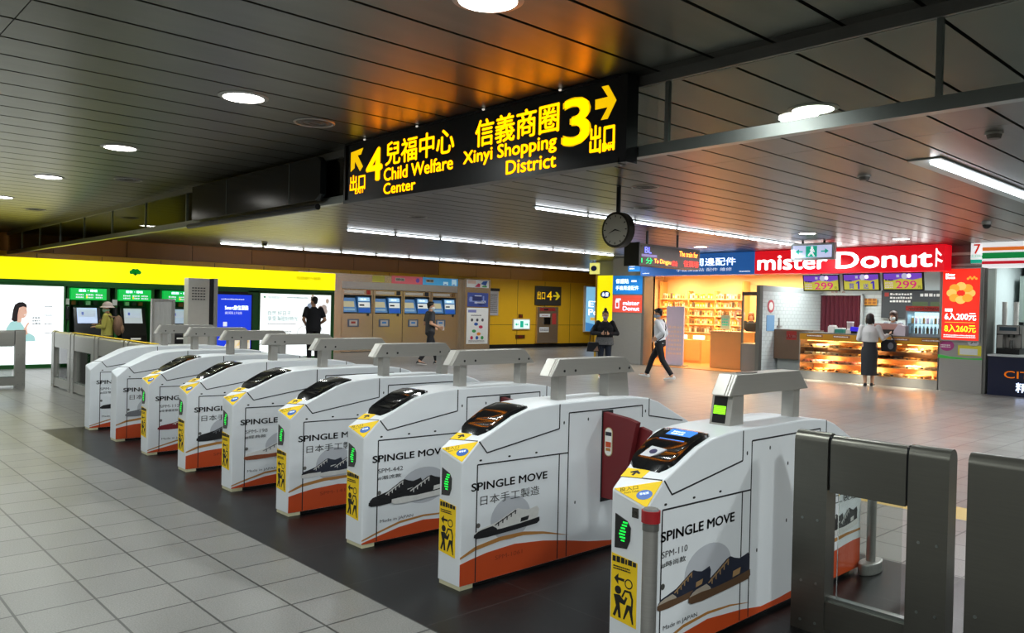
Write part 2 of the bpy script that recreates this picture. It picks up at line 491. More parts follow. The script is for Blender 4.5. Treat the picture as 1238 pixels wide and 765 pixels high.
# left group: arrow up-left, exit, 4
m.fpoly(fr, [(.07, .47), (.29, .49), (.25, .43), (.19, .43), (.29, .31), (.24, .27), (.14, .38), (.14, .31), (.07, .28)], .001, .003, sg_y)
m.text('出口', fr, .065, .085, .27, .155, sg_y, .003, .035)
m.text('EXIT', fr, .16, .055, .16, .05, sg_y, .003, .04)
m.text('4', fr, .36, .155, .26, .30, sg_y, .003, .06)
m.text('兒福中心', fr, .68, .27, 1.02, .215, sg_y, .003, .035)
m.text('Child Welfare', fr, .66, .13, 1.03, .115, sg_y, .003, .05)
m.text('Center', fr, .66, .005, .5, .1, sg_y, .003, .05)
m.text('信義商圈', fr, 1.98, .27, .94, .215, sg_y, .003, .035)
m.text('Xinyi Shopping', fr, 1.83, .12, 1.07, .135, sg_y, .003, .05)
m.text('District', fr, 2.36, .01, .54, .105, sg_y, .003, .05)
m.text('3', fr, 2.965, .15, .255, .325, sg_y, .003, .06)
m.fpoly(fr, [(3.27, .365), (3.385, .365), (3.325, .285), (3.385, .285), (3.46, .40), (3.385, .515), (3.325, .515), (3.385, .435), (3.27, .435)], .001, .003, sg_y)
m.text('出口', fr, 3.23, .06, .22, .195, sg_y, .003, .035)
m.text('EXIT', fr, 3.345, .065, .11, .055, sg_y, .003, .04)
m.build('lettering', t)
pale_spot = M('pale spot', 0xf4f0e4, .5, emit=.7, noise=0)
for a in (.35, 1.2, 2.1, 2.95):
    MB().cyl((a, -.0, Hh+.01), (a, -.025, Hh+.005), .008, pale_spot, n=10).build('spot_light', t)

# clock on a pole
c = at(747, 226, z=CZ)
cy = c.y
pc = at(747, 278, Y=cy)
r = (at(764, 278, Y=cy)-pc).length
t = thing('station_clock', 'round station clock on a black ceiling pole', 'clock', (pc.x, cy, pc.z))
MB().cyl((0, 0, r*.9), (0, 0, CZ-pc.z), .03, black, n=12).build('pole', t, smooth=True)
MB().cyl((0, -.05, 0), (0, .06, 0), r, M('bronze clock case', 0x3a3630, .4, .6), n=32).build('case', t, smooth=True)
fr = Fr((0, -.05, 0), (1, 0, 0), (0, 0, 1))
MB().fdisc(fr, 0, 0, r*.86, 0, .004, M('grey clock face', 0xa8a498, .5), 32).build('dial', t)
m = MB()
for k in range(12):
    a = 2*PI*k/12; q = Vector((math.sin(a), math.cos(a)))
    m.fpoly(fr, [(q.x*r*.7-q.y*.006, q.y*r*.7+q.x*.006), (q.x*r*.82-q.y*.006, q.y*r*.82+q.x*.006), (q.x*r*.82+q.y*.006, q.y*r*.82-q.x*.006), (q.x*r*.7+q.y*.006, q.y*r*.7-q.x*.006)], .004, .006, ink)
m.build('hour_marks', t)
for nm, ang, ln in (('hour_hand', 248, .55), ('minute_hand', 105, .5)):
    a = math.radians(ang); q = Vector((math.sin(a), math.cos(a)))
    MB().fpoly(fr, [(-q.y*.009, q.x*.009), (q.x*r*ln, q.y*r*ln), (q.y*.009, -q.x*.009)], .007, .01, ink).build(nm, t)

# train display board hung from two rods
lx = -9.75
y0 = at(773, 310, X=lx).y; y1 = at(846, 312, X=lx).y
za = 2.50; zb = 2.92
t = thing('train_display', 'hanging train arrival display with red and green dot letters', 'display', (lx, y0, za))
MB().box(-.34, 0, 0, 0, y1-y0, zb-za, M('grey display case', 0x55504c, .4, .5)).build('case', t)
MB().box(-.36, -.03, -.02, .01, 0, zb-za+.02, black).build('end_cap', t)
fr = Fr((0, 0, 0), (0, 1, 0), (0, 0, 1)); L = y1-y0; Hd = zb-za
MB().fbox(fr, .03, .03, L-.03, Hd-.03, 0, .004, M('display glass', 0x4a4340, .25)).build('screen', t)
led_r = M('red led text', 0xff4a3a, .5, emit=1.8); led_o = M('orange led text', 0xffb050, .5, emit=2.4); led_g = M('green led text', 0x20d890, .5, emit=1.2); led_b = M('lilac led text', 0x9aa0ff, .5, emit=1.2)
m = MB()
m.text('BL', fr, L*.08, Hd*.58, L*.1, Hd*.28, led_b, .006, .01)
m.fbox(fr, L*.03, Hd*.40, L*.27, Hd*.52, .005, .006, M('lilac strip', 0x7a6a9a, .5, emit=.3))
m.text('1 分', fr, L*.03, Hd*.08, L*.17, Hd*.28, led_g, .006, .01)
m.text('To Dingpu', fr, L*.23, Hd*.08, L*.27, Hd*.26, led_o, .006, .004)
m.text('月台', fr, L*.52, Hd*.08, L*.09, Hd*.24, led_r, .006, .01)
m.text('The train for', fr, L*.64, Hd*.58, L*.32, Hd*.26, led_o, .006, .004)
m.text('往頂埔', fr, L*.72, Hd*.1, L*.25, Hd*.3, led_r, .006, .01)
m.build('led_text', t)
for f in (.22, .72):
    MB().cyl((-.17, L*f, Hd), (-.17, L*f, CZ-za-.004), .025, black, n=10).build('rod', t)

# running man sign
c = at(979, 303, Y=16.4); hw = (at(1005, 303, Y=16.5).x-at(953, 303, Y=16.5).x)/2
t = thing('emergency_exit_sign', 'hanging pale sign with green running man and arrows in front of red fascia', 'sign', (c.x, 16.5, c.z-.19))
MB().box(-hw, 0, 0, hw, .12, .36, M('silver sign frame', 0x9aa0a0, .35, .7)).build('frame', t, bevel=.01)
fr = Fr((-hw, 0, 0), (1, 0, 0), (0, 0, 1)); W = 2*hw
MB().fbox(fr, .05, .05, W-.05, .31, 0, .006, M('lit pale sign face', 0xc4cdf2, .5, emit=.85, noise=0)).build('face', t)
gs = M('green sign ink', 0x10b898, .5, emit=.5, noise=0); wl = M('lit white ink', 0xf2f6ff, .5, emit=.9, noise=0)
m = MB().fbox(fr, W*.36, .06, W*.62, .30, .007, .009, gs)
m.fdisc(fr, W*.505, .265, .025, .010, .012, wl, 12)
m.fpoly(fr, [(W*.45, .2), (W*.48, .24), (W*.53, .24), (W*.57, .17), (W*.55, .16), (W*.52, .2), (W*.52, .16), (W*.57, .08), (W*.545, .07), (W*.49, .14), (W*.43, .08), (W*.41, .10), (W*.47, .17), (W*.48, .2)], .010, .012, wl)
for sx, cx in ((-1, .2), (1, .8)):
    m.fpoly(fr, [(W*(cx-sx*.09), .165), (W*cx, .165), (W*cx, .12), (W*(cx+sx*.09), .18), (W*cx, .24), (W*cx, .195), (W*(cx-sx*.09), .195)], .007, .009, gs)
m.build('pictogram', t)
for f in (-.5, .5):
    MB().cyl((hw*f, .06, .36), (hw*f, .06, CZ-c.z+.19), .022, black, n=10).cyl((hw*f, .06, .52), (hw*f, .06, .55), .06, black, n=12).build('hanger', t)
# ------------------------------------------------------------------ ticket gates
GW, GL = .34, 2.2
PROF = [(0, .78), (.13, .838), (.26, .896), (.395, .957), (.51, .989), (.64, 1.003), (.78, 1.010)]


def ptop(y):
    y = min(y, GL-y)
    for (a, b), (c, d) in zip(PROF, PROF[1:]):
        if y <= c: return b+(d-b)*(y-a)/(c-a)
    return PROF[-1][1]


def gate_body():
    half = PROF+[(GL/2, 1.010)]
    prof = half+[(GL-a, b) for a, b in PROF[::-1]]
    P = [(-GW, 0, .025)]+[(-GW, a, b) for a, b in prof]+[(-GW, GL, .025)]
    bm = bmesh.new()
    vs0 = [bm.verts.new(p) for p in P]; vs1 = [bm.verts.new((0, p[1], p[2])) for p in P]
    n = len(P)
    bm.faces.new(vs0); bm.faces.new(vs1[::-1])
    for i in range(n): bm.faces.new((vs0[i], vs1[i], vs1[(i+1) % n], vs0[(i+1) % n]))
    bmesh.ops.recalc_face_normals(bm, faces=bm.faces)

    def cut(pts, outward):
        a, b, c = [Vector(p) for p in pts]; nn = (b-a).cross(c-a).normalized()
        if nn.dot(Vector(outward)) < 0: nn = -nn
        r = bmesh.ops.bisect_plane(bm, geom=bm.verts[:]+bm.edges[:]+bm.faces[:], plane_co=a, plane_no=nn, clear_outer=True, dist=1e-5)
        es = [e for e in r['geom_cut'] if isinstance(e, bmesh.types.BMEdge)]
        bmesh.ops.contextual_create(bm, geom=es)
    rot = lambda p: (-GW-p[0], GL-p[1], p[2])
    taper = [(-.2, 0, 0), (-.2, 0, 1), (-GW, .5, 0)]
    cut(taper, (-1, -1, 0))
    fac = [(-.2, 0, .78), (0, 0, .725), (0, .125, .8355)]
    cut(fac, (1, -1, 1)); cut([rot(p) for p in fac], (-1, 1, 1))
    bmesh.ops.recalc_face_normals(bm, faces=bm.faces)
    bmesh.ops.remove_doubles(bm, verts=bm.verts, dist=1e-4)
    es = [e for e in bm.edges if len(e.link_faces) == 2 and e.calc_face_angle(0) > .3 and max(v.co.z for v in e.verts) > .1]
    bmesh.ops.bevel(bm, geom=es, offset=.008, segments=2, affect='EDGES', profile=.5, clamp_overlap=True)
    bm.normal_update()
    mb = MB()
    bm.verts.index_update()
    mb.add([v.co.copy() for v in bm.verts], [tuple(v.index for v in f.verts) for f in bm.faces], white)
    bm.free()
    # seams, slots and feet drawn on the shell
    fr = Fr((0, 0, 0), (0, 1, 0), (0, 0, 1))

    def line(pts, w=.008):
        for (a, b), (c, d) in zip(pts, pts[1:]):
            l = math.hypot(c-a, d-b); nx, ny = -(d-b)/l*w/2, (c-a)/l*w/2
            mb.fpoly(fr, [(a-nx, b-ny), (c-nx, d-ny), (c+nx, d+ny), (a+nx, b+ny)], -.002, .0012, seam)
    line([(.125, .832), (.185, .762), (.785, .85), (.785, 1.003)])
    line([(.115, .03), (.115, .70), (.87, .69)]); line([(.79, .69), (.79, .03)])
    line([(.872, .03), (.872, .943), (1.62, .943), (1.62, .86)])
    line([(1.695, .985), (1.695, .865), (2.1, .80)])
    for y, z in [(.138, .723), (.362, .723), (.586, .721), (.827, .884), (1.055, .889), (1.25, .784), (1.25, .47), (.945, .363), (1.655, .90)]:
        mb.fdisc(fr, y, z, .011 if z < .75 and z > .6 else .006, -.002, .001, ink, 8, .006 if z < .75 and z > .6 else .011)
    mb.fdisc(fr, .13, .35, .014, -.002, .003, steel_dark, 12)
    # seam over the hood
    hs = lambda x, y, d: (x, y, ptop(y)+d)
    mb.prism([hs(-.225, .086, -.002), hs(-.225, .092, -.002), hs(-.01, .124, -.002), hs(-.01, .118, -.002)], (0, 0, .0035), seam)
    # feet
    foot = M('ivory foot', 0xcfcaa8, .5)
    mb.box(-.19, .005, 0, -.002, .10, .026, foot).box(-GW+.002, GL-.1, 0, -.15, GL-.005, .026, foot)
    mb.box(-GW+.03, .1, 0, -.02, GL-.1, .028, base_blk)
    return mb.mesh('body')


BODY = gate_body()
BODY.polygons.foreach_set('use_smooth', [False]*len(BODY.polygons))

# reader hood
blk_gloss = M('glossy black reader', 0x101113, .12, coat=.6, noise=.03)
rows = []
N = 12
for i in range(N+1):
    f = i/N; y = .165+(.575-.165)*f
    e = min(1, math.sin(PI*f)**.5*1.0) if 0 < f < 1 else 0
    xl = -.262-.04*f; xr = -.03+.0*f
    if i in (0, N): xl += .05; xr -= .05 if i == N else .03
    if i in (1, N-1): xl += .012; xr -= .012
    z = ptop(y); h = .004+.020*e - .012*(1 if .18 < f < .5 else 0)*e
    rows.append([(xl-.004, y, z-.004), (xl+.003, y, z+.02*e+.002), (xl+.026, y, z+.02*e+.002), (xl+.034, y, z+h), (xr-.034, y, z+h), (xr-.026, y, z+.02*e+.002), (xr-.003, y, z+.02*e+.002), (xr+.004, y, z-.004)])
READER = MB().loft(rows, blk_gloss).mesh('card_reader', smooth=True)
scr = M('lit blue gate screen', 0x3f7fd8, .3, emit=.7, noise=.05)
wink = M('lit white text', 0xe8f0ff, .5, emit=.8, noise=0)


def hood_frame(y0, dz):
    a = Vector((-.15, y0, ptop(y0)+dz)); b = Vector((-.15, y0+.1, ptop(y0+.1)+dz))
    return Fr(a, (1, 0, 0), b-a)


fr = hood_frame(.38, .022)
m = MB().fbox(fr, -.075, 0, .07, .125, -.012, .002, scr)
m.scrawl(fr, -.05, .06, .07, .045, 2, wink, .003, seed=3)
SCREEN = m.mesh('screen')
fr = hood_frame(.235, .012)
m = MB().fpoly(fr, [(-.085, 0), (-.03, .0), (.0, .05), (.02, .09), (-.075, .10)], -.01, .004, M('white card pad', 0xc9ccd2, .4))
m.fdisc(fr, -.035, .055, .02, .004, .006, M('navy card mark', 0x1d2050, .4), 16)
PAD = m.mesh('card_pad')
# sensor bar
bar_m = M('satin bar metal', 0xb2afa9, .40, .65, noise=.06, scale=4, stretch=(1, 1, 20))
BX0, BX1 = -.205, -.09
m = MB().prism([(BX0, .80, 1.168), (BX0, 1.64, 1.168), (BX0, 1.53, 1.277), (BX0, .87, 1.277)], (BX1-BX0, 0, 0), bar_m)
for k in (.0, .25): pass
BAR_ = m
for k in range(3):
    x = BX1-.008-k*.016
    BAR_.prism([(x, .795, 1.166), (x, .801, 1.166), (x, .873, 1.279), (x, .866, 1.279)], (.006, 0, 0), M('bright trim line', 0xd8d6d0, .3, .6))
fx = Fr((BX1, 0, 0), (0, 1, 0), (0, 0, 1))
HOLES = MB()
for y in (.915, 1.02, 1.47, 1.575): HOLES.fdisc(fx, y, 1.20, .009, -.002, .0015, ink, 10)
HOLES = HOLES.mesh('sensor_hole')
BAR = BAR_.mesh('sensor_bar', bevel=.003)
POST1 = MB().box(-.185, .885, 1.0, -.108, .955, 1.17, bar_m).mesh('post', bevel=.006)
for k in range(3): pass
POST2 = MB().box(-.185, 1.50, 1.0, -.108, 1.575, 1.17, bar_m).mesh('post', bevel=.006)
POST2W = MB().prism([(-.185, 1.37, 1.0), (-.185, 1.60, 1.0), (-.185, 1.575, 1.17), (-.185, 1.37, 1.17)], (.08, 0, 0), bar_m).mesh('post', bevel=.004)
# display post of the widest gate
DPOST = MB().prism([(-.225, .815, 1.005), (-.225, .95, 1.005), (-.225, .95, 1.17), (-.225, .845, 1.17)], (.125, 0, 0), bar_m).mesh('display_post', bevel=.005)
# front face fittings
frn = Fr((0, 0, 0), (1, 0, 0), (0, 0, 1))
led = M('green led arrow', 0x14e848, .5, emit=1.1, noise=0)
m = MB().fpoly(frn, [(-.175, .515), (-.175, .672), (-.105, .648), (-.085, .62), (-.088, .56), (-.105, .522)], -.002, .004, blk_gloss)
for k in range(7):
    z = .552+k*.014; xo = [.03, .012, .0, -.008, -.0, .012, .024][k]
    m.fbox(frn, -.150+[.012, .004, 0, .004, .01, .016, .022][k], z, -.118+[.0, .004, .002, .006, .002, .012, .016][k], z+.007, .004, .0055, led)
LENS = m.mesh('direction_light')
m = MB().fpoly(frn, [(-.193, .19), (-.044, .175), (-.044, .47), (-.193, .488)], -.002, .0015, yellow)
m.scrawl(frn, -.185, .445, .135, .03, 1, ink, .002, .9, seed=5); m.scrawl(frn, -.18, .415, .1, .022, 2, ink, .002, seed=6)
m.fpoly(frn, [(-.175, .375), (-.15, .40), (-.15, .382), (-.115, .382), (-.115, .37), (-.15, .37), (-.15, .35)], .0015, .002, ink)
m.fdisc(frn, -.150, .325, .019, .0015, .002, ink, 14)
m.fpoly(frn, [(-.175, .30), (-.14, .305), (-.115, .285), (-.105, .305), (-.095, .30), (-.11, .265), (-.14, .27), (-.135, .24), (-.13, .20), (-.145, .2), (-.15, .235), (-.165, .20), (-.178, .205), (-.16, .25)], .0015, .002, ink)
m.fring(frn, -.09, .365, .017, .023, .0015, .002, ink, 16)
m.fpoly(frn, [(-.13, .30), (-.112, .335), (-.075, .335), (-.062, .30), (-.065, .24), (-.058, .19), (-.066, .19), (-.085, .25), (-.11, .20), (-.118, .20), (-.098, .27), (-.073, .27), (-.073, .30), (-.085, .325), (-.108, .325), (-.122, .295)], .0015, .002, ink)
WARN = m.mesh('warning_sticker')
# ticket sticker on the corner facet, arrow sticker on the hood
A, B_, C = Vector((-.2, 0, .78)), Vector((0, 0, .725)), Vector((0, .125, .8355))
ux = (C-A).normalized(); nn = (B_-A).cross(C-A).normalized()
if nn.y > 0: nn = -nn
vv = nn.cross(ux)
fr = Fr(A, ux, vv)
cc = [((p-A).dot(fr.u), (p-A).dot(fr.v)) for p in (A, B_, C)]
cx = sum(p[0] for p in cc)/3; cy_ = sum(p[1] for p in cc)/3
tri = [(cx+(p[0]-cx)*.93, cy_+(p[1]-cy_)*.93) for p in cc]
m = MB().fpoly(fr, tri, -.001, .002, yellow)
m.text('投入口', fr, .035, -.028, .085, .022, ink, .0025, .004); m.text('Insert Ticket', fr, .055, -.043, .07, .011, ink, .0025, .004)
m.fdisc(fr, cx+.015, cy_-.018, .037, .002, .003, blue, 24, .026)
m.text('單程票', fr, cx-.006, cy_-.018, .042, .013, wink, .0035, .01)
TICKET = m.mesh('ticket_sticker')
fr = Fr((-.2, .1, ptop(.1)+.0005), (1, 0, 0), (0, 1, (.838-.78)/.13))
m = MB().fpoly(fr, [(-.025, -.012), (.085, .006), (.085, .075), (-.035, .06)], -.001, .0015, yellow)
m.fpoly(fr, [(.022, .012), (.034, .012), (.034, .035), (.052, .03), (.056, .038), (.028, .056), (.0, .034), (.006, .027), (.022, .036)], .0015, .003, ink)
ARROW = m.mesh('arrow_sticker')
PLATE = MB().fbox(frn, -.080, .672, -.045, .716, -.002, .003, M('dark number plate', 0x3a3833, .4)).text('16', frn, -.075, .682, .025, .022, M('pale figures', 0xb8b4a8, .5), .004, .01).mesh('number_plate')
# ------------------------------------------------------------------ adverts
orange = M('burnt orange print', 0xc2481a, .5, noise=.03); tan = M('tan print', 0xb07a3c, .5, noise=.03)
wprint = M('white print', 0xd2d4d8, .5, noise=.02); gcirc = M('pale grey disc print', 0xb9bcc3, .5, noise=.02); gink = M('grey ink', 0x4a4a4e, .6); dor = M('dark orange ink', 0x8a3010, .6)


def shoe(mb, fr, a, b, ln, ht, ang, up, sole, lace, toe, d):
    c, s = math.cos(ang), math.sin(ang)
    T = lambda pts: [(a+(x*ln*c-y*ht*s), b+(x*ln*s+y*ht*c)) for x, y in pts]
    mb.fpoly(fr, T([(.02, .10), (.02, .30), (.07, .42), (.2, .49), (.34, .58), (.48, .78), (.6, .96), (.66, 1), (.73, .90), (.82, .82), (.91, .86), (.97, .90), (1, .72), (.985, .4), (1, .10)]), d, d+.0006, up)
    mb.fpoly(fr, T([(.0, .12), (.0, .22), (.06, .34), (.12, .39), (.27, .44), (.33, .3), (.36, .12), (.2, .08)]), d+.0006, d+.0012, toe)
    mb.fpoly(fr, T([(-.005, .10), (0, .24), (.2, .26), (.4, .22), (.7, .25), (1.005, .33), (1.01, .14), (.97, .04), (.6, .0), (.2, -.02), (.04, .02)]), d+.0012, d+.0018, sole)
    for k in range(5):
        x = .33+k*.065; y = .50+k*.095
        mb.fpoly(fr, T([(x-.035, y-.05), (x-.015, y-.07), (x+.05, y+.045), (x+.03, y+.07)]), d+.0006, d+.0013, lace)
        mb.fpoly(fr, T([(x+.02, y-.12), (x+.035, y-.14), (x+.04, y+.03), (x+.025, y+.05)]), d+.0006, d+.0013, lace)
    mb.fpoly(fr, T([(.70, .30), (.82, .33), (.84, .52), (.71, .49)]), d+.0006, d+.0011, lace)


def sm(n, c): return M(n, c, .5, noise=.1, scale=40)


SK = sm('shoe black', 0x17171a); SN = sm('shoe navy', 0x232838); SW = sm('shoe white', 0xd6d5d2); SB = sm('gum sole', 0x5c4430); ST = sm('toe beige', 0xa59a8c); SR = sm('shoe red', 0x7d1820); SG = sm('shoe grey', 0x6e6f74); SL = sm('lace brown', 0xa08058); SGB = sm('rust sole', 0x8a4a2c)


def advert(fr, high, jp, model, cap, shoes, w0=0.0, L=1.69, clip=0.0, text_x=.1):
    m = MB()
    if high:
        top = [(0, .150), (.1, .168), (.2, .182), (.42, .193), (.66, .169), (.86, .134), (1.08, .089), (1.3, .056), (1.69, .05)]
        br_t = [(0, .190), (.11, .232), (.3, .256), (.49, .254), (.66, .226), (.89, .165)]
        br_b = [(0, .178), (.11, .210), (.3, .231), (.49, .232), (.66, .211), (.89, .164)]
    else:
        top = [(0, .035), (.12, .06), (.3, .095), (.5, .112), (.8, .085), (1.0, .055), (1.2, .058), (1.4, .07), (1.69, .09)]
        br_t = [(0, .055), (.12, .09), (.3, .135), (.5, .148), (.7, .135), (.88, .105)]
        br_b = [(0, .045), (.12, .078), (.3, .120), (.5, .135), (.7, .126), (.88, .103)]
    cl = lambda P: [p for p in P if p[0] <= L+.001]
    top = cl(top)
    if top[-1][0] < L: top.append((L, top[-1][1]))
    br_t, br_b = cl(br_t), cl(br_b)
    m.fdisc(fr, .385 if jp else .5, .355, .16 if jp else .2, .0004, .0008, gcirc, 32, .13 if jp else .125)
    m.fband(fr, top, [(a, .026) for a, b in top], .0004, .001, orange)
    m.fband(fr, br_t, br_b, .0004, .001, tan)
    for s in shoes: shoe(m, fr, *s)
    m.text('SPINGLE MOVE', fr, text_x, .555 if not jp else .552, .61, .045, ink, .0022, .05)
    if jp: m.text('日本手工製造', fr, .141, .462, .478, .055, ink, .002, -.004)
    if model:
        if jp: m.text(model, fr, .264, .125, .22, .025, dor, .002)
        else: m.text(model, fr, .117, .48, .2, .03, gink, .002)
    if cap: m.text(cap, fr, .115, .435, .19, .026, gink, .002, .008)
    if not jp: m.text('Made in JAPAN', fr, .14, .142, .27, .026, gink, .002, -.004)
    return m


D = .0012
fxg = Fr((0, 0, 0), (0, 1, 0), (0, 0, 1))
ADS = [
    # gate farthest first: high band?, japanese line?, model, caption, shoes, label
    (False, False, 'SPM-211', '#日常款', [(.12, .25, .5, .10, .02, SK, SK, SG, SK, D)], 'advert panel with a dark low shoe'),
    (True, True, 'SPM-618', '', [(.10, .27, .5, .13, .03, SG, SG, SW, SG, D)], 'advert panel with a grey shoe'),
    (False, False, 'SPM-112', '#冬季限定款', [(.1, .25, .5, .11, .02, SR, SR, SW, SR, D)], 'advert panel with a dark red shoe'),
    (True, True, 'SPM-168', '', [(.1, .27, .52, .15, .05, SK, SK, SG, SK, D)], 'advert panel with a black shoe'),
    (False, False, 'SPM-198', '#經典款', [(.11, .25, .56, .14, .03, SW, SGB, SG, SW, D)], 'advert panel with a pale shoe on rust sole'),
    (True, True, 'SPM-141', '', [(.10, .27, .36, .12, .06, SN, SW, SW, SK, D), (.26, .265, .42, .135, .03, SN, SW, SW, SN, D+.002)], 'advert panel with a pair of navy shoes'),
    (False, False, 'SPM-442', '#潮流款', [(.05, .262, .44, .14, .05, SK, SK, SW, SK, D), (.23, .256, .5, .155, .02, SK, SW, SW, SK, D+.002)], 'advert panel with a pair of black shoes with white laces'),
    (True, True, 'SPM-1061', '', [(.10, .272, .52, .125, .02, SW, SK, SK, SK, D)], 'advert panel with a black and white shoe'),
    (False, False, 'SPM-110', '#時尚款', [(.093, .24, .43, .125, .04, SN, SB, SL, ST, D), (.335, .215, .54, .16, .02, SN, SB, SL, ST, D+.002)], 'advert panel with a pair of navy shoes on gum soles'),
]
GX = [-10.57, -9.56, -8.535, -7.505, -6.50, -5.49, -4.478, -3.463, -2.172]
WHICH = ['plain ticket gate farthest left, with a dark low shoe advert', 'plain ticket gate second from the far end, with a grey shoe advert', 'ticket gate with a dark red shoe advert', 'ticket gate with a single black shoe advert, between the red and the rust soled shoe', 'ticket gate with a pale shoe on a rust sole', 'ticket gate with a pair of navy blue shoes', 'ticket gate with black shoes and white laces and caption model 442', 'ticket gate with a black and white shoe beside the red flap', 'nearest white ticket gate numbered 16 with navy shoes on gum soles']
red_flap = M('dark red flap', 0x6a1a1e, .45, noise=.06)
for i, gx in enumerate(GX):
    g = thing('ticket_gate', WHICH[i], 'ticket gate', (gx, GY, 0), 0, 'row of ticket gates')
    put('body', BODY, g)
    hi, jp, mo, ca, sh, la = ADS[i]
    advert(fxg, hi, jp, mo, ca, sh, text_x=.073 if i < 8 else .108).build('shoe_advert', g, label=la)
    if i > 1:
        r = put('card_reader', READER, g); put('screen', SCREEN, r) if i == 8 else None
        if i == 8: put('card_pad', PAD, r)
        put('direction_light', LENS, g); put('warning_sticker', WARN, g); put('ticket_sticker', TICKET, g); put('arrow_sticker', ARROW, g)
    put('number_plate', PLATE, g) if i == 8 else None
    b = put('sensor_bar', BAR, g)
    if i < 8: put('sensor_hole', HOLES, b)
    if i == 8:
        d = put('display_post', DPOST, g); d['label'] = 'slanted post with a green dot display'
        tilt = Vector((0, .03, .165))
        fr = Fr((-.21, .815+.002, 1.005), (1, 0, 0), tilt)
        m = MB().fbox(fr, .0, .015, .08, .155, -.002, .003, black)
        gm = M('lime led dots', 0x8ef01e, .5, emit=1.4, noise=0)
        for a in range(11):
            for q in range(6):
                m.fbox(fr, .004+a*.0066, .062+q*.0075, .004+a*.0066+.0054, .062+q*.0075+.006, .003, .004, gm)
        m.build('dot_display', d)
        MB().fdisc(Fr((0, 0, 1.277), (1, 0, 0), (0, 1, 0)), -.148, 1.05, .04, 0, .004, steel_dark, 20, .09).build('cover_plate', b)
    else:
        put('post', POST1, g)
    put('post', POST2W if i == 7 else POST2, g)
    if i in (6, 7):
        f = MB().prism([(.002, 1.20, .36), (.002, 1.20, .925), (.20, 1.20, .905), (.28, 1.20, .885), (.26, 1.20, .80), (.17, 1.20, .36)], (0, .045, 0), red_flap)
        f.prism([(.20, 1.255, .36), (.16, 1.255, .80), (.27, 1.255, .855), (.345, 1.255, .835), (.30, 1.255, .36)], (0, .03, 0), red_flap)
        f.prism([(-.01, 1.19, .33), (-.01, 1.19, .935), (.004, 1.19, .935), (.004, 1.19, .33)], (0, .11, 0), seam)
        fo = f.build('flap_door', g, label='dark red flap door')
        fr = FY(0, 1.2, 0)
        def pill(x, z, w, h):
            P = []
            for k in range(9): P.append((x+w/2*math.cos(PI*k/8), z+h/2-w/2+w/2*math.sin(PI*k/8)))
            for k in range(9): P.append((x-w/2*math.cos(PI*k/8), z-h/2+w/2-w/2*math.sin(PI*k/8)))
            return P
        m = MB().fpoly(fr, pill(.055, .735, .065, .19), 0, .003, M('gold pill rim', 0xb8a878, .4))
        m.fpoly(fr, pill(.055, .735, .055, .18), .003, .004, paper)
        m.fbox(fr, .03, .775, .08, .80, .004, .005, M('dark pictogram', 0x2c2c34, .5)).fbox(fr, .032, .70, .078, .735, .004, .005, orange).fbox(fr, .035, .675, .075, .695, .004, .005, tan)
        m.build('warning_label', fo)
    if i == 8:   # far half of the side wall, seen through the glass of the barrier
        fr2 = Fr((.0004, 1.69, 0), (0, 1, 0), (0, 0, 1))
        m = MB()
        m.fband(fr2, [(.0, .165), (.12, .185), (.26, .20), (.40, .21), (.50, .21)], [(.0, .026), (.12, .026), (.26, .026), (.40, .026), (.50, .026)], .0015, .002, orange)
        m.fband(fr2, [(.0, .25), (.15, .265), (.3, .272), (.50, .272)], [(.0, .222), (.15, .242), (.3, .254), (.50, .258)], .0015, .002, tan)
        shoe(m, fr2, .0, .285, .26, .11, .08, SK, SW, SW, SK, .002); shoe(m, fr2, .13, .28, .32, .13, .06, SK, SW, SW, SK, .004)
        m.text('手工製造', fr2, .04, .47, .4, .06, ink, .003, -.004)
        m.build('rear_advert', g, label='advert at the rear end with black sneakers')

# red capped post before the nearest gate
t = thing('bollard', 'slim steel post with a red cap at the corner of the nearest gate', 'bollard', (-2.105, 2.80, 0))
MB().cyl((0, 0, 0), (0, 0, .69), .033, steel, n=20).cyl((0, 0, .655), (0, 0, .685), .036, steel_dark, n=20).build('post', t, smooth=True)
MB().cyl((0, 0, .69), (0, 0, .742), .041, M('red cap', 0x9c1c22, .4), n=20).cyl((0, 0, .742), (0, 0, .75), .036, M('grey cap top', 0x6a6a6c, .4), .03, n=20).build('cap', t, smooth=True)

# ------------------------------------------------------------------ steel barriers beside the gates
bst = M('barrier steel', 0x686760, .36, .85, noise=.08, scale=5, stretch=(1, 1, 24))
bst_lit = M('barrier steel with painted reflections', 0xb0aea8, .3, .65, noise=.08, scale=5, stretch=(1, 1, 24))  # same barrier steel, lightened in colour for the reflected glow of lit posters
clear = glass('clear glass', 0xf2f6f4, .05)


def rounded(mb, x0, x1, y0, y1, z0, z1, m):        # slab with a half round top edge
    r = (y1-y0)/2; yc = (y0+y1)/2
    P = [(x0, y0, z0), (x0, y0, z1-r)]+[(x0, yc-r*math.cos(PI*k/8), z1-r+r*math.sin(PI*k/8)) for k in range(1, 8)]+[(x0, y1, z1-r), (x0, y1, z0)]
    return mb.prism(P, (x1-x0, 0, 0), m)


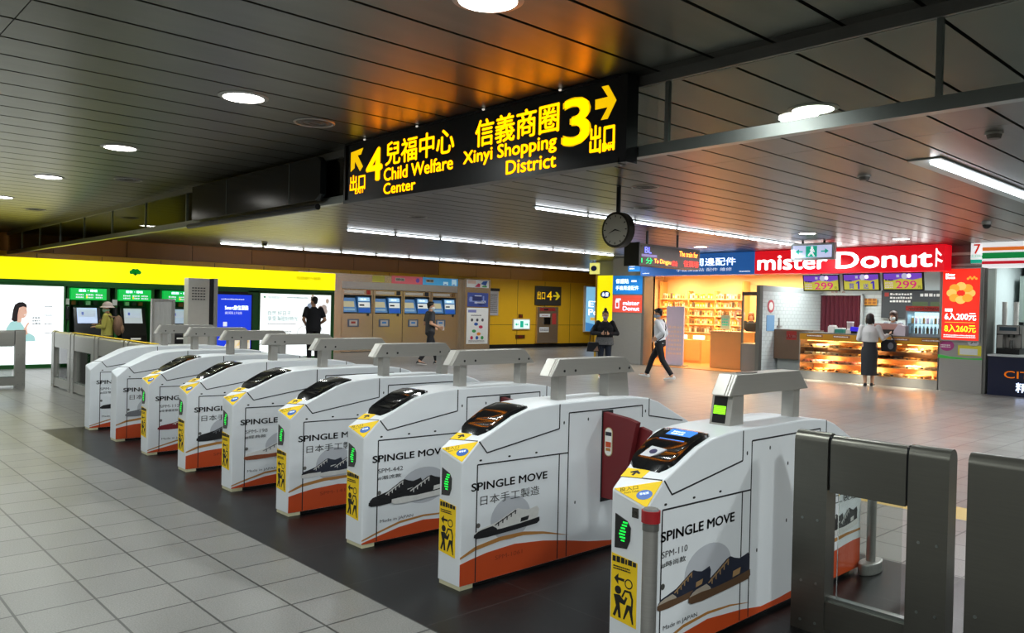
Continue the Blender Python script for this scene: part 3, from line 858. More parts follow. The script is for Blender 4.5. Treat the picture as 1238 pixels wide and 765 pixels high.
def barrier(name, label, x0, x1, yc, H=1.01, post=.175, th=.1, group=None, yel=False, bst=bst):
    t = thing(name, label, 'barrier', (x0, yc, 0), 0, group)
    L = x1-x0; h = th/2
    for a, b in ((0, post), (L-post, L)):
        o = rounded(MB(), a, b, -h, h, 0, H, bst).build('post', t, smooth=True)
        m = MB(); f = FY(0, -h, 0)
        for zz in (.10, .30, .62):
            for q in (.3, .75): m.fdisc(f, a+post*q, zz-.05, .007, 0, .004, rail, 8)
        m.build('bolts', o)
    rounded(MB(), post+.012, L-post-.012, -h+.006, h-.006, H-.29, H-.008, bst).build('top_beam', t, smooth=True)
    MB().box(post+.004, -h+.012, H-.26, post+.012, h-.012, H-.015, seam).box(L-post-.012, -h+.012, H-.26, L-post-.004, h-.012, H-.015, seam).build('joint', t)
    MB().box(post, -h+.01, .03, L-post, h-.01, .17, bst).box(post, -.02, .17, L-post, .02, .19, rail).build('bottom_plinth', t)
    MB().box(post+.04, -.006, .185, L-post-.04, .006, H-.285, clear).build('glass_pane', t)
    if yel: MB().box(0, -h*.6, H-.002, L, h*.6, H+.006, yellow).build('yellow_strip', t)
    return t


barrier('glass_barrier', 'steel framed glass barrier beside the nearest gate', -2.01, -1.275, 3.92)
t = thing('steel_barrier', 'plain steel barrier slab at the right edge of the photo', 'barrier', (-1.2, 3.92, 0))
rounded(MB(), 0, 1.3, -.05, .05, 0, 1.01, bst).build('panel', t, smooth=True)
m = MB()
for zz in (.06, .3): m.fdisc(FY(0, -.05, 0), .045, zz, .008, 0, .004, rail, 8)
m.build('bolts', t)
t = thing('guard_rail', 'bent steel tube rail with a base plate behind the nearest gate', 'rail', (-2.112, 5.075, 0))
MB().tube([(0, 0, .02), (0, 0, .45), (.02, .05, .56), (.06, .16, .62), (.10, .30, .63)]+[(.10, .75, .63), (.08, .88, .57), (.07, .92, .45), (.07, .92, .02)], .028, steel, 14).build('tube', t, smooth=True)
m = MB()
m.prism([(.055*math.cos(2*PI*k/20), .13*math.sin(2*PI*k/20), 0) for k in range(20)], (0, 0, .07), steel); m.build('base_plate', t, bevel=.01)
MB().cyl((.07, .92, 0), (.07, .92, .06), .1, steel, n=20).build('base_plate', t)

# far barriers: between the last gate and the paid area, and along the left side
XS = [-16.2, -14.95, -13.6, -12.2, -10.98]
for k, (a, b) in enumerate(zip(XS, XS[1:])):
    barrier('glass_barrier', 'far glass barrier with yellow top strip, %s from the left corner' % ORD[k], a+.02, b-.02, 3.78, post=.16, group='far glass barriers', yel=k > 0, bst=bst_lit)
t = barrier('glass_barrier', 'far left glass barrier turned square to the gate row', 0, 2.4, 0, post=.16, bst=bst_lit)
t.location = (-16.35, .95, 0); t.rotation_euler = (0, 0, PI/2)
t2 = thing('silver_cabinet', 'narrow silver framed panel standing behind the far barriers', 'panel', (-16.8, 5.65, 0), PI/2)
# rotated things stand with their own +X side as their front: FX frames work in their local space
t2.rotation_euler = (0, 0, 0); t2.matrix_basis = Matrix.Translation((-16.8, 5.66, 0))
wavy = M('wavy polished steel', 0xdcdcd8, .2, .6, noise=.1, scale=3, bump=.6, stretch=(1, 5, 1))
m = MB().box(-.04, .05, .02, .0, .40, 1.58, wavy).build('panel', t2)
MB().box(-.06, 0, 0, .02, .05, 1.62, steel).box(-.06, .40, 0, .02, .46, 1.62, steel).box(-.06, .05, 1.58, .02, .40, 1.62, steel).build('frame', t2)
# help kiosk
t = thing('help_kiosk', 'tall grey kiosk slab with a grid of speaker holes and dark edge', 'kiosk', (-18.5, 7.03, 0))
kg = M('grey kiosk shell', 0xcac8c2, .5, .1)
MB().box(-.25, 0, 0, 0, .50, 2.12, kg).build('body', t, bevel=.02)
MB().box(-.24, .50, .02, -.01, .60, 2.12, black).build('dark_edge', t)
MB().box(-.26, .60, 0, .01, .69, 2.13, steel).build('steel_edge', t)
m = MB(); f = FX(0, 0, 0)
for a in range(5):
    for b in range(5): m.fbox(f, .09+a*.065, 1.62+b*.065, .135+a*.065, 1.645+b*.065, 0, .003, M('dark hole', 0x34343a, .6))
m.build('speaker_grille', t)

# ------------------------------------------------------------------ bank of cash machines
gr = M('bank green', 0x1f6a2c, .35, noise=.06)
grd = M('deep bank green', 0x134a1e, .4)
yb = M('lit yellow band', 0xfff200, .5, emit=1.5, noise=0)
Y0, Y1 = 1.2, 11.95


def ya(px, X=AX): return at(px, 360, X=X).y


struct('wall_bank', MB().box(AX-3.0, Y0, 0, AX-.5, Y1, 2.47, wallgrey).box(AX-.5, Y0, 1.86, AX-.02, Y1, 2.0, gr).box(AX-.5, Y0, 0, AX-.02, ya(80), 1.9, gr)
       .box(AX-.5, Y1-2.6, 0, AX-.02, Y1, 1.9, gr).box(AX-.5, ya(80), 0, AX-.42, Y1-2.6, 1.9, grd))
t = thing('bank_sign_band', 'long lit yellow band with a small green tree above the cash machines', 'sign', (AX, Y0, 1.99))
MB().box(-.5, 0, 0, .0, Y1-Y0, .48, yb).build('band', t)
f = FX(0, 0, 0)
ty = ya(163)-Y0
m = MB()
for dx, dz, rr in ((-.09, .26, .05), (-.04, .29, .06), (.04, .29, .06), (.09, .26, .05), (0, .26, .07)): m.fdisc(f, ty+dx, dz, rr, .002, .004, M('bright tree green', 0x18b03a, .5, emit=.3), 16)
m.fpoly(f, [(ty-.02, .18), (ty+.02, .18), (ty+.012, .26), (ty-.012, .26)], .002, .004, gr)
m.build('tree_mark', t)
m = MB(); m.text('自助銀行服務', f, ya(358)-Y0, .26, ya(388)-ya(358), .1, M('gold lettering', 0xb89010, .5), .003, .01); m.scrawl(f, ya(359)-Y0, .18, .4, .04, 1, M('gold lettering'), seed=9)
m.build('lettering', t)


def lightbox(name, label, y0, y1, z0, z1, draw, X=AX, col=0xf2f6f8, e=1.05, framec=None, depth=.12):
    t = thing(name, label, 'lit poster', (X, y0, z0))
    L, H = y1-y0, z1-z0
    MB().box(-depth, -.04, -.04, -.004, L+.04, H+.04, framec or gr).build('frame', t)
    MB().box(-.06, 0, 0, .004, L, H, M('lit face '+hex(col), col, .5, emit=e, noise=0)).build('lit_face', t)
    m = MB(); draw(m, FX(.004, 0, 0), L, H)
    if m.v: m.build('print', t)
    return t


def pr(n, c=0x808080, e=.75): return M(n, c, .5, emit=e, noise=0)


def woman(m, f, L, H):
    s = L-1.35
    fb = lambda P, c, d: m.fpoly(f, [(s+(x-.4)*.64+.48, (y-1.48)*.64+1.39) for x, y in P], .001+d*.001, .0018+d*.001, c)
    hair = pr('print black hair', 0x2a2226, .35); sk = pr('print skin', 0xe8b8a4, .7); top = pr('print pale teal', 0xa6d2d2, .8)
    fb([(.05, .10), (.0, .55), (.12, .78), (.3, .86), (.42, .80), (.52, .65), (.62, .45), (.86, .3), (.9, .12)], top, 0)
    fb([(.16, .86), (.2, 1.2), (.25, 1.38), (.36, 1.47), (.50, 1.48), (.6, 1.40), (.62, 1.28), (.54, 1.2), (.4, 1.0), (.34, .82), (.24, .8)], hair, 1)
    fb([(.33, .78), (.34, 1.05), (.38, 1.28), (.5, 1.33), (.6, 1.3), (.615, 1.2), (.63, 1.12), (.6, 1.0), (.53, .93), (.46, .92), (.45, .78)], sk, 2)
    fb([(.52, 1.04), (.60, 1.07), (.57, 1.01)], pr('print smile', 0xf6f0ee, .8), 3)
    fb([(.55, 1.19), (.60, 1.2), (.60, 1.185)], hair, 3)
    fb([(.53, .30), (.66, .38), (.62, .6), (.70, .75), (.66, .78), (.56, .62), (.48, .4)], sk, 3)
    gy = pr('print grey', 0x9aa0a4, .6)
    for k in range(4): m.scrawl(f, L-.38, 1.28-k*.2, .16, .05, 1, gy, seed=k)
    m.scrawl(f, L-.62, .88, .16, .2, 3, gy, seed=11)


lightbox('woman_poster', 'white lit poster of a smiling woman in pale teal at far left', Y0+1.2, ya(77), .09, 1.85, woman, col=0xeef3f6, e=1.45)
yk = [(85, 130), (143, 184), (197, 243)]
for k, (a, b) in enumerate(yk):
    p, q = ya(a), ya(b)
    wd = ['left cash machine with a pale screen, the person in yellow before it', 'middle cash machine with a grey screen', 'right cash machine half hidden by the silver panel and kiosk'][k]
    t = thing('cash_machine', wd, 'cash machine', (AX-.42, p, 0), 0, 'cash machines')
    L = q-p
    MB().box(0, -.05, 0, .35, .0, 1.86, gr).box(0, L, 0, .35, L+.07, 1.86, gr).build('niche_sides', t)
    MB().box(0, .02, 1.56, .41, L-.02, 1.83, M('lit atm sign', 0x10b848, .5, emit=.95, noise=0)).build('header_sign', t)
    f = FX(.41, 0, 0); m = MB()
    m.text('提款・轉帳', f, L*.22, 1.745, L*.5, .06, wink, .003, .01); m.scrawl(f, L*.15, 1.59, L*.2, .12, 2, wink, seed=k); m.scrawl(f, L*.42, 1.59, L*.2, .12, 2, wink, seed=k+5); m.scrawl(f, L*.68, 1.59, L*.2, .12, 2, wink, seed=k+8)
    m.fbox(f, L*.42, 1.60, L*.46, 1.66, .003, .005, M('lit yellow dash', 0xf0e040, .5, emit=.9, noise=0))
    m.build('sign_lettering', t)
    MB().prism([(0, .12, .5), (.34, .12, .5), (.34, .12, .72), (.14, .12, 1.42), (0, .12, 1.42)], (0, L-.2, 0), black).build('console', t, bevel=.01)
    MB().box(0, .08, 0, .36, L-.04, .5, M('pale cabinet', 0xb0b2ae, .4)).build('cabinet', t)
    s = Fr((.34-.2*.35, .12, .72+.7*.35), (0, 1, 0), (-.2, 0, .7)); lw = L-.2
    scr_c = pr('atm screen %d' % k, [0xb8c8e8, 0xa8b0b4, 0xa0b0c0][k], .9)
    m = MB().fbox(s, lw*.14, .05, lw*.86, .42, .001, .006, scr_c)
    m.fbox(s, lw*.2, .2, lw*.8, .38, .006, .007, M('screen picture', [0xd0d8f0, 0x4a5058, 0x808890][k], .4, emit=.4))
    m.fbox(s, lw*.3, .25, lw*.38, .32, .007, .008, pr('screen mark', 0x6878c0, .5))
    m.build('screen', t)
    s2 = Fr((.34, .12, .56), (0, 1, 0), (0, 0, 1))
    MB().fbox(s2, lw*.35, .06, lw*.75, .10, .001, .01, M('lit slot', 0xd8d8d0, .4, emit=.4)).build('card_slot', t)
    m = MB()
    for q_ in range(4): m.box(.02, L*(.12+.2*q_), 1.44, .12, L*(.24+.2*q_), 1.53, [M('orange card', 0xb0522a, .5), ink, paper, M('dark card', 0x40343a, .5)][(q_+k) % 4])
    m.build('notice_cards', t)
    th = thing('wall_phone', ['black wall phone beside the woman poster', 'black wall phone between the two left cash machines', 'black wall phone beside the right cash machine'][k], 'phone', (AX-.42+.35, p-.06, 1.08), 0, 'wall phones')
    MB().box(0, -.05, 0, .06, .05, .32, black).build('cradle', th, bevel=.01)
    MB().box(.06, -.025, .02, .10, .025, .3, M('dark grey handset', 0x2a2b2e, .3)).build('handset', th, bevel=.012)
    MB().box(0, -.055, .36, .02, .055, .5, paper).build('notice', th)


def bluead(m, f, L, H):
    wt = pr('print white', 0xeaf0fa, .9)
    m.text('Smart數位服務', f, L*.30, H*.72, L*.62, H*.085, wt, .002, .012); m.text('讓您輕鬆上手金融', f, L*.3, H*.64, L*.45, H*.05, wt, .002)
    m.scrawl(f, L*.2, H*.90, L*.6, H*.035, 1, wt, seed=4)
    m.fpoly(f, [(L*.25, .0), (L*.98, .0), (L*.98, H*.30), (L*.85, H*.28), (L*.7, H*.22), (L*.55, H*.24), (L*.4, H*.16)], .001, .002, pr('print cream cloud', 0xf2e6c8, .85))
    m.fpoly(f, [(L*.6, H*.05), (L*.95, H*.12), (L*.95, H*.24), (L*.75, H*.2)], .002, .003, pr('print peach', 0xf0c890, .85))
    m.fbox(f, L*.26, H*.42, L*.36, H*.5, .001, .003, wt)


lightbox('blue_poster', 'vivid blue lit poster in a dark frame beside the kiosk', ya(258), ya(304), .35, 1.78, bluead, col=0x1a3ee0, e=.95, framec=black)
struct('trim_4', MB().box(AX-.3, ya(304)+.05, 0, AX-.03, ya(312), 1.88, black).box(AX-.3, ya(243), 1.8, AX-.03, ya(304)+.05, 1.9, black).box(AX-.3, ya(243), 0, AX-.03, ya(258)-.05, 1.9, black).box(AX-.3, ya(258)-.05, 0, AX-.08, ya(304)+.05, .32, black))


def whitead(m, f, L, H):
    tg = pr('print teal grey', 0x7aa0a0, .6); gy = pr('print grey')
    m.text('自然 好日子', f, L*.1, H*.66, L*.32, H*.07, tg, .002, .006); m.text('享受海陸好時光', f, L*.1, H*.57, L*.42, H*.075, tg, .002, .006)
    m.scrawl(f, L*.1, H*.51, L*.4, H*.03, 1, gy, seed=2); m.scrawl(f, L*.1, H*.34, L*.33, H*.08, 2, gy, seed=3)
    m.text('城市輕旅行', f, L*.1, H*.92, L*.2, H*.045, tg, .002); m.scrawl(f, L*.36, H*.93, L*.3, H*.035, 1, tg, seed=7)
    m.fdisc(f, L*.04+.03, H*.945, .03, .001, .002, pr('print green', 0x3a9a6a, .7), 12)
    pc_ = [0xb8a8a0, 0x90a0b8, 0xc8b0a0, 0x788890, 0xd0d8dc, 0xa89088]
    for k in range(14):
        r = random.Random(k); y = L*(.66+.3*r.random()); z = H*r.uniform(.05, .95)
        m.fdisc(f, y, z, r.uniform(.05, .13), .001+k*.0002, .0015+k*.0002, pr('print tone %d' % (k % 6), pc_[k % 6], .7), 12, r.uniform(.06, .2))
    m.fring(f, L*.62, H*.36, .22, .235, .001, .002, gy, 24)


lightbox('white_poster', 'white lit poster behind the man in the black shirt', ya(315), ya(400), .12, 1.84, whitead, col=0xf0f6f6, e=1.4)

# ------------------------------------------------------------------ ticket machines
TX = -23.2


def yt(px, py=360): return at(px, py, X=TX).y


def zt(px, py): return at(px, py, X=TX).z


rose = M('warm brushed steel', 0xc9b8a2, .27, .8, noise=.05, scale=1.5)
TY0, TY1 = yt(413), yt(553)
struct('trim_5', MB().box(WX, Y1+.3, 0, TX+.02, TY0-.01, 2.62, rose).box(WX, TY0-.01, 2.36, TX-.01, TY1+.25, 2.62, rose).box(WX, TY1, 0, TX, TY1+.25, 2.36, rose))
n = 4; pw = (TY1-TY0)/n
tvb = M('ticket machine blue', 0x3a7ab8, .4, noise=.08); tvs = pr('ticket machine screen', 0x9cc4dc, .55); dkb = M('dark recess', 0x39434a, .5)
WM = ['leftmost ticket machine with a red sign, next to the green bank wall', 'second ticket machine from the left', 'third ticket machine from the left', 'rightmost ticket machine, behind the man in the grey shirt']
for k in range(4):
    t = thing('ticket_machine', WM[k], 'ticket machine', (TX-.25, TY0+k*pw, 0), 0, 'ticket machines')
    f = FX(.25, 0, 0)
    m = MB().box(0, .012, .02, .25, pw-.012, 1.30, rose).box(0, .012, 1.92, .25, pw-.012, 2.10, rose).box(0, .012, 1.30, .25, .08, 1.92, rose).box(0, pw-.06, 1.30, .25, pw-.012, 1.92, rose).box(0, .08, 1.3, .05, pw-.06, 1.92, dkb)
    m.box(0, 0, 0, .24, pw, .02, base_blk); m.build('body', t)
    MB().fbox(f, .1, 2.15 if False else 1.97, pw*.7, 2.06, 0, .004, M('pale engraved label', 0xc4c0b8, .4, .5)).build('label_strip', t)
    MB().fbox(f, pw*.78, 1.95, pw*.90, 2.09, 0, .02, [M('red lamp', 0x8a1a10, .4, emit=.2), ink, ink, M('amber lamp', 0x6a4a20, .4)][k]).build('status_light', t)
    a = MB().prism([(.06, .09, 1.30), (.25, .09, 1.34), (.10, .09, 1.82), (.05, .09, 1.82)], (0, pw*.42, 0), tvb)
    sf = Fr((.25, .09, 1.34), (0, 1, 0), (-.15, 0, .48))
    a.fbox(sf, .03, .18, pw*.36, .38, .001, .004, M('fare map beige', 0xc0b890, .5, emit=.15)).fbox(sf, .03, .06, pw*.36, .13, .001, .004, M('pale blue strip', 0x8ab4cc, .5))
    a.build('fare_panel', t)
    b = MB().prism([(.06, pw*.52, 1.30), (.27, pw*.52, 1.32), (.20, pw*.52, 1.86), (.05, pw*.52, 1.88)], (0, pw*.40, 0), tvb)
    sf = Fr((.27, pw*.52, 1.32), (0, 1, 0), (-.07, 0, .54))
    b.fbox(sf, .02, .19, pw*.38, .36, .001, .004, M('touch screen', 0xd2d4ce, .3, emit=.5)).fbox(sf, .02, .40, pw*.38, .52, .001, .004, tvs).fbox(sf, .03, .02, pw*.37, .15, .001, .005, M('royal blue plate', 0x1a5ac0, .4, emit=.15))
    b.fbox(sf, .06, .24, pw*.2, .29, .004, .005, ink).text('購票', sf, .1, .43, pw*.2, .06, wink, .005, .01)
    b.build('touch_panel', t)
    c = MB().fbox(f, pw*.2, .85, pw*.55, 1.11, 0, .012, M('slate recess plate', 0x5a6478, .4, .3)).fbox(f, pw*.25, .89, pw*.5, 1.07, .012, .015, M('inner plate', 0xb8b2aa, .4)).fbox(f, pw*.3, .96, pw*.44, 1.03, .015, .018, [M('red slot', 0x9a3a30, .4), tvb, tvb, tvb][k])
    c.build('change_tray', t)
    MB().fbox(f, pw*.80, 1.22, pw*.87, 1.30, 0, .012, ink).build('coin_slot', t)
hd = thing('machine_header', 'long pink and blue header board over the ticket machines', 'sign', (TX, TY0, 2.36))
f = FX(0, 0, 0); Lh = TY1-TY0
m = MB().box(-.05, 0, 0, 0, Lh*.40, .26, rose).fbox(f, Lh*.24, .02, Lh*.34, .24, 0, .003, M('yellow patch', 0xd0c850, .4)).fbox(f, Lh*.40, 0, Lh*.67, .27, -.05, .01, M('pink header', 0xd0606a, .5, emit=.2)).fbox(f, Lh*.67, 0, Lh, .27, -.05, .01, M('sky header', 0x46a4d8, .5, emit=.25))
m.build('board', hd)
m = MB().fbox(f, Lh*.43, .09, Lh*.51, .2, .01, .014, M('cream tag', 0xcfc8b8, .5)).text('儲值', f, Lh*.435, .105, Lh*.07, .08, ink, .016, .012).fdisc(f, Lh*.625, .14, .08, .01, .014, M('violet disc', 0x6a4aa0, .5, emit=.2), 20)
m.fbox(f, Lh*.70, .09, Lh*.77, .2, .01, .014, M('cream tag')).text('購票', f, Lh*.703, .105, Lh*.065, .08, ink, .016, .012)
for q, h in ((.86, .12), (.94, .22)): m.fbox(f, Lh*q, .02, Lh*(q+.045), .02+h, .01, .014, M('pale pictogram', 0xbfe0f4, .5, emit=.3)).fbox(f, Lh*(q+.01), .03, Lh*(q+.03), .06, .014, .016, tvb)
m.build('pictograms', hd)
MB().box(-.05, 0, -.24, .004, Lh, 0, M('silver lintel', 0xb4b0ac, .35, .7)).build('lintel', hd)

# information pillar beside the machines
t = thing('info_pillar', 'steel information pillar with a photo panel and colourful swirl notice', 'notice board', (-23.0, 18.95, 0))
Lp = 1.25
MB().box(-.45, 0, 0, 0, Lp, 2.66, rose).build('pillar', t)
f = FX(0, 0, 0)
mult = [M('swirl red', 0xc02a50, .5), M('swirl blue', 0x2a5aa8, .5), M('swirl green', 0x3a9a50, .5), M('swirl orange', 0xe0882a, .5)]
m = MB().fbox(f, .06, 2.34, Lp-.1, 2.62, 0, .01, paper).fpoly(f, [(.45, 2.36), (.7, 2.36), (.72, 2.48), (.62, 2.5)], .01, .012, mult[0]).fpoly(f, [(.75, 2.48), (1.0, 2.42), (1.08, 2.6), (.86, 2.58)], .01, .012, mult[1]).fpoly(f, [(.8, 2.36), (1.05, 2.36), (1.05, 2.42), (.85, 2.42)], .01, .012, mult[2]).fbox(f, .1, 2.48, .5, 2.6, .01, .012, M('pale salmon', 0xe0c0b0, .5))
m.build('top_sign', t)
m = MB().fbox(f, .12, 1.62, Lp-.12, 2.14, 0, .01, M('indigo photo', 0x3a4a8c, .4, emit=.1))
for k in range(12):
    r = random.Random(k+40); m.fbox(f, .15+r.random()*.8, 1.66+r.random()*.35, .15+r.random()*.3+.6, 1.7+r.random()*.38, .01+k*.0003, .0105+k*.0003, M('photo tone %d' % (k % 3), [0x8a9ad0, 0xc8ccdc, 0x2a3468][k % 3], .4))
m.build('photo_panel', t)
m = MB().fbox(f, .10, .22, Lp-.1, 1.58, 0, .01, paper).fbox(f, .15, 1.40, .55, 1.50, .01, .012, M('pale indigo', 0x7a80b8, .5)).scrawl(f, .3, 1.26, .5, .07, 1, gink, .011, seed=3)
for k in range(4):
    a = 2*PI*k/4+.4; m.fdisc(f, Lp/2+.18*math.cos(a), .78+.2*math.sin(a), .10, .01+k*.0005, .0105+k*.0005, mult[k], 14, .06)
for k in range(3): m.fdisc(f, .35+k*.26, 1.12, .06, .01, .012, gink, 12); m.fdisc(f, .35+k*.26, .45, .07, .01, .012, mult[k], 12)
m.scrawl(f, .2, .28, .8, .08, 2, gink, .011, seed=5)
m.build('swirl_notice', t)
t = thing('wall_notice', 'grey paper notice hanging on the ochre wall beside the pillar', 'notice', (WX+.01, at(590, 362, X=WX).y, at(590, 381, X=WX).z))
MB().box(0, 0, 0, .02, .52, .95, M('grey notice', 0xb8b4b4, .6)).scrawl(FX(.02, 0, 0), .06, .1, .4, .75, 14, gink, .001, seed=8).build('sheet', t)
MB().box(0, -.05, .95, .03, .57, 1.06, ink).build('clip', t)

# signs and boxes on the ochre wall
def yw(px, py=370): return at(px, py, X=WX).y
def zw(px, py): return at(px, py, X=WX).z


a, b = yw(646), yw(677)
t = thing('exit_wall_sign', 'dark square wall sign with yellow exit 4 and arrow', 'sign', (WX, a, zw(660, 369)))
Ls = b-a; Hs = zw(660, 346)-zw(660, 369)
MB().box(0, 0, 0, .06, Ls, Hs, M('charcoal sign', 0x3c3a34, .4)).build('panel', t)
f = FX(.06, 0, 0)
sy = M('yellow sign ink', 0xe8d020, .5, emit=.35, noise=0)
m = MB().text('出口', f, Ls*.06, Hs*.3, Ls*.3, Hs*.42, sy, .003, .012).text('4', f, Ls*.43, Hs*.28, Ls*.2, Hs*.46, sy, .003, .02)
m.fpoly(f, [(Ls*.68, Hs*.47), (Ls*.83, Hs*.47), (Ls*.76, Hs*.3), (Ls*.83, Hs*.3), (Ls*.95, Hs*.5), (Ls*.83, Hs*.72), (Ls*.76, Hs*.72), (Ls*.83, Hs*.55), (Ls*.68, Hs*.55)], .001, .003, sy)
m.build('lettering', t)
a, b = yw(648), yw(673)
t = thing('fire_cabinet', 'steel fire equipment cabinet under the exit 4 wall sign', 'fire cabinet', (WX+.005, a, .18))
Lf = b-a
MB().box(0, 0, 0, .10, Lf, 1.5, rose).build('door', t, bevel=.01)
f = FX(.10, 0, 0)
m = MB().fbox(f, Lf*.1, 1.33, Lf*.85, 1.46, 0, .004, M('red label', 0xa03028, .5)).fbox(f, Lf*.3, 1.36, Lf*.5, 1.43, .004, .006, ink).fbox(f, Lf*.1, 1.08, Lf*.6, 1.22, 0, .004, paper).scrawl(f, Lf*.2, 1.12, Lf*.3, .05, 1, M('red label'), .004, seed=1)
m.fbox(f, Lf*.7, .78, Lf*.9, 1.24, 0, .004, M('red strip', 0xc04038, .5)).fbox(f, Lf*.1, .45, Lf*.55, .66, 0, .004, paper).scrawl(f, Lf*.13, .5, Lf*.4, .1, 2, gink, .004, seed=2)
m.build('labels', t)
MB().fbox(f, Lf*.32, .78, Lf*.6, 1.06, .0, .03, black).build('latch_box', t)
a, b = yw(620), yw(640)
t = thing('running_man_wall_sign', 'small lit green and white exit light low on the ochre wall', 'sign', (WX, a, zw(630, 398)))
MB().box(0, 0, 0, .06, b-a, .42, paper).build('case', t)
f = FX(.06, 0, 0); q = b-a
MB().fbox(f, .04, .04, q-.04, .38, 0, .003, pr('pale mint', 0xd8f4e8, 1.0)).fbox(f, q*.4, .08, q*.6, .34, .003, .005, gs).fpoly(f, [(q*.1, .2), (q*.2, .13), (q*.2, .18), (q*.33, .18), (q*.33, .22), (q*.2, .22), (q*.2, .27)], .003, .005, gs).fpoly(f, [(q*.9, .2), (q*.8, .13), (q*.8, .18), (q*.67, .18), (q*.67, .22), (q*.8, .22), (q*.8, .27)], .003, .005, gs).build('lit_face', t)
for nm, lab, px, py, w_ in (('alarm_button', 'small red alarm button above the low exit light', 627, 384, .22), ('wall_socket', 'row of dark sockets below the low exit light', 624, 409, .5)):
    t = thing(nm, lab, nm.split('_')[1], (WX, yw(px), zw(px, py)))
    MB().box(0, 0, 0, .03, w_, .14, M('bronze plate', 0x6a4a28, .4, .5)).build('plate', t)
    MB().box(.03, w_*.3, .03, .045, w_*.7, .11, M('dark red button', 0x7a1814, .4)).build('button', t)


def etf(m, f, L, H):
    wt = pr('print white')
    m.text('ETF', f, L*.12, H*.55, L*.8, H*.13, wt, .002, .02); m.text('Pool', f, L*.12, H*.36, L*.8, H*.14, wt, .002, .02); m.fbox(f, L*.2, H*.24, L*.8, H*.31, .001, .003, pr('print gold', 0xe8c060, .8))
    m.fpoly(f, [(0, 0), (L, 0), (L, H*.22), (L*.5, H*.14), (0, H*.2)], .001, .002, pr('print deep blue', 0x4a90d0, .7))


lightbox('blue_light_poster', 'pale blue lit poster on the ochre wall behind the woman', yw(706), yw(732), zw(713, 400), zw(713, 347), etf, X=WX+.12, col=0x84c4ea, e=.95, framec=paper)
# ------------------------------------------------------------------ shop row
def R(x0, y0, x1, y1, Y):
    a, b = at(x0, y0, Y=Y), at(x1, y1, Y=Y)
    return a.x, b.x, b.z, a.z


FZ = 18.5     # fascia front


def fill_panel(x, y, z, watts, label):  # unseen panel with a lamp, added to light a shop interior
    t = thing('fill_panel', label, 'ceiling light', (x, y, z), 0, 'added shop light panels')
    MB().box(-.84, -.44, -.02, .84, -.40, 0, rimm).box(-.84, .40, -.02, .84, .44, 0, rimm).box(-.84, -.4, -.02, -.8, .4, 0, rimm).box(.8, -.4, -.02, .84, .4, 0, rimm).build('frame', t)
    MB().box(-.8, -.4, -.015, .8, .4, -.005, M('lit panel', 0xf4f8f8, .5, emit=3, noise=0)).build('diffuser', t)
    lamp('fill_panel_lamp', t, (0, 0, -.03), watts, 1.6, sy=.8)
xA, xB, zA, zB = R(775, 309, 912, 331, FZ)
fas_blue = M('royal blue fascia', 0x2464b4, .4, emit=.55, noise=.02)
t = thing('blue_fascia', 'royal blue shop fascia with white lettering over the bright accessory shop', 'shop sign', (xA, FZ, zA))
L = xB-xA; Hh = CZ-.01-zA
MB().box(0, 0, 0, L, .5, Hh, fas_blue).build('panel', t)
f = FY(0, 0, 0)
m = MB().text('手機周邊配件', f, L*.33, Hh*.42, L*.52, Hh*.36, wink, .003, .01).text('手機保護貼 配件 維修', f, L*.34, Hh*.16, L*.48, Hh*.16, wink, .003).scrawl(f, L*.88, Hh*.08, L*.09, Hh*.1, 1, wink, seed=3).scrawl(f, L*.02, Hh*.08, L*.07, Hh*.08, 1, wink, seed=4)
m.build('lettering', t)
xA2, xB2, zA2, zB2 = R(913, 303, 1141, 327, FZ)
fas_red = M('lit red fascia', 0xe4061c, .4, emit=.8, noise=0)
wsign = M('lit white lettering', 0xffffff, .5, emit=1.3, noise=0)
t = thing('red_fascia', 'long lit red fascia with big white rounded lettering over the doughnut counter', 'shop sign', (xA2, FZ, zA2))
L = xB2-xA2; Hh = CZ-.01-zA2
MB().box(0, 0, 0, L, .44, Hh, fas_red).build('panel', t)
m = MB().text('mister', f, L*.02, Hh*.17, L*.405, Hh*.60, wsign, .004, .06).text('Donut', f, L*.475, Hh*.17, L*.47, Hh*.66, wsign, .004, .06)
m.fbox(f, L*.962, Hh*.15, L*.969, Hh*.85, .001, .004, wsign).fpoly(f, [(L*.965, Hh*.5), (L*.995, Hh*.38), (L*.99, Hh*.3), (L*.965, Hh*.4)], .001, .004, wsign).fpoly(f, [(L*.968, Hh*.8), (L*.99, Hh*.6), (L*.985, Hh*.55), (L*.968, Hh*.68)], .001, .004, wsign)
m.build('lettering', t)
# right pillar
xp0, xp1, zp0, zp1 = R(1137, 325, 1186, 476, SY)
t = thing('poster_pillar', 'steel pillar between the doughnut counter and the convenience store', 'pillar', (xp0, SY, 0))
Lp = xp1-xp0
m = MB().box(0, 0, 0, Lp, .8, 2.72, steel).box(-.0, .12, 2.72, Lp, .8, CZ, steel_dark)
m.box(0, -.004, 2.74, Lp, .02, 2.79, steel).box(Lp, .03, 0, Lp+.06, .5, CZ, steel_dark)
m.build('shell', t)
f = FY(0, 0, 0)
m = MB().fdisc(f, Lp*.2, 1.0, .15, 0, .004, M('magenta sticker', 0xa83a7c, .5), 20, .12).fdisc(f, Lp*.8, 1.12, .12, 0, .004, M('pale round sticker', 0xd0d0d4, .4), 20).text('JL', f, Lp*.74, 1.06, .12, .1, ink, .006, .02)
m.fbox(f, Lp*.46, .80, Lp*.98, 1.02, 0, .004, M('yellow notice', 0xd8cc3a, .5)).fbox(f, Lp*.50, .82, Lp*.9, .95, .004, .006, M('pale notice', 0xd0d4d4, .5))
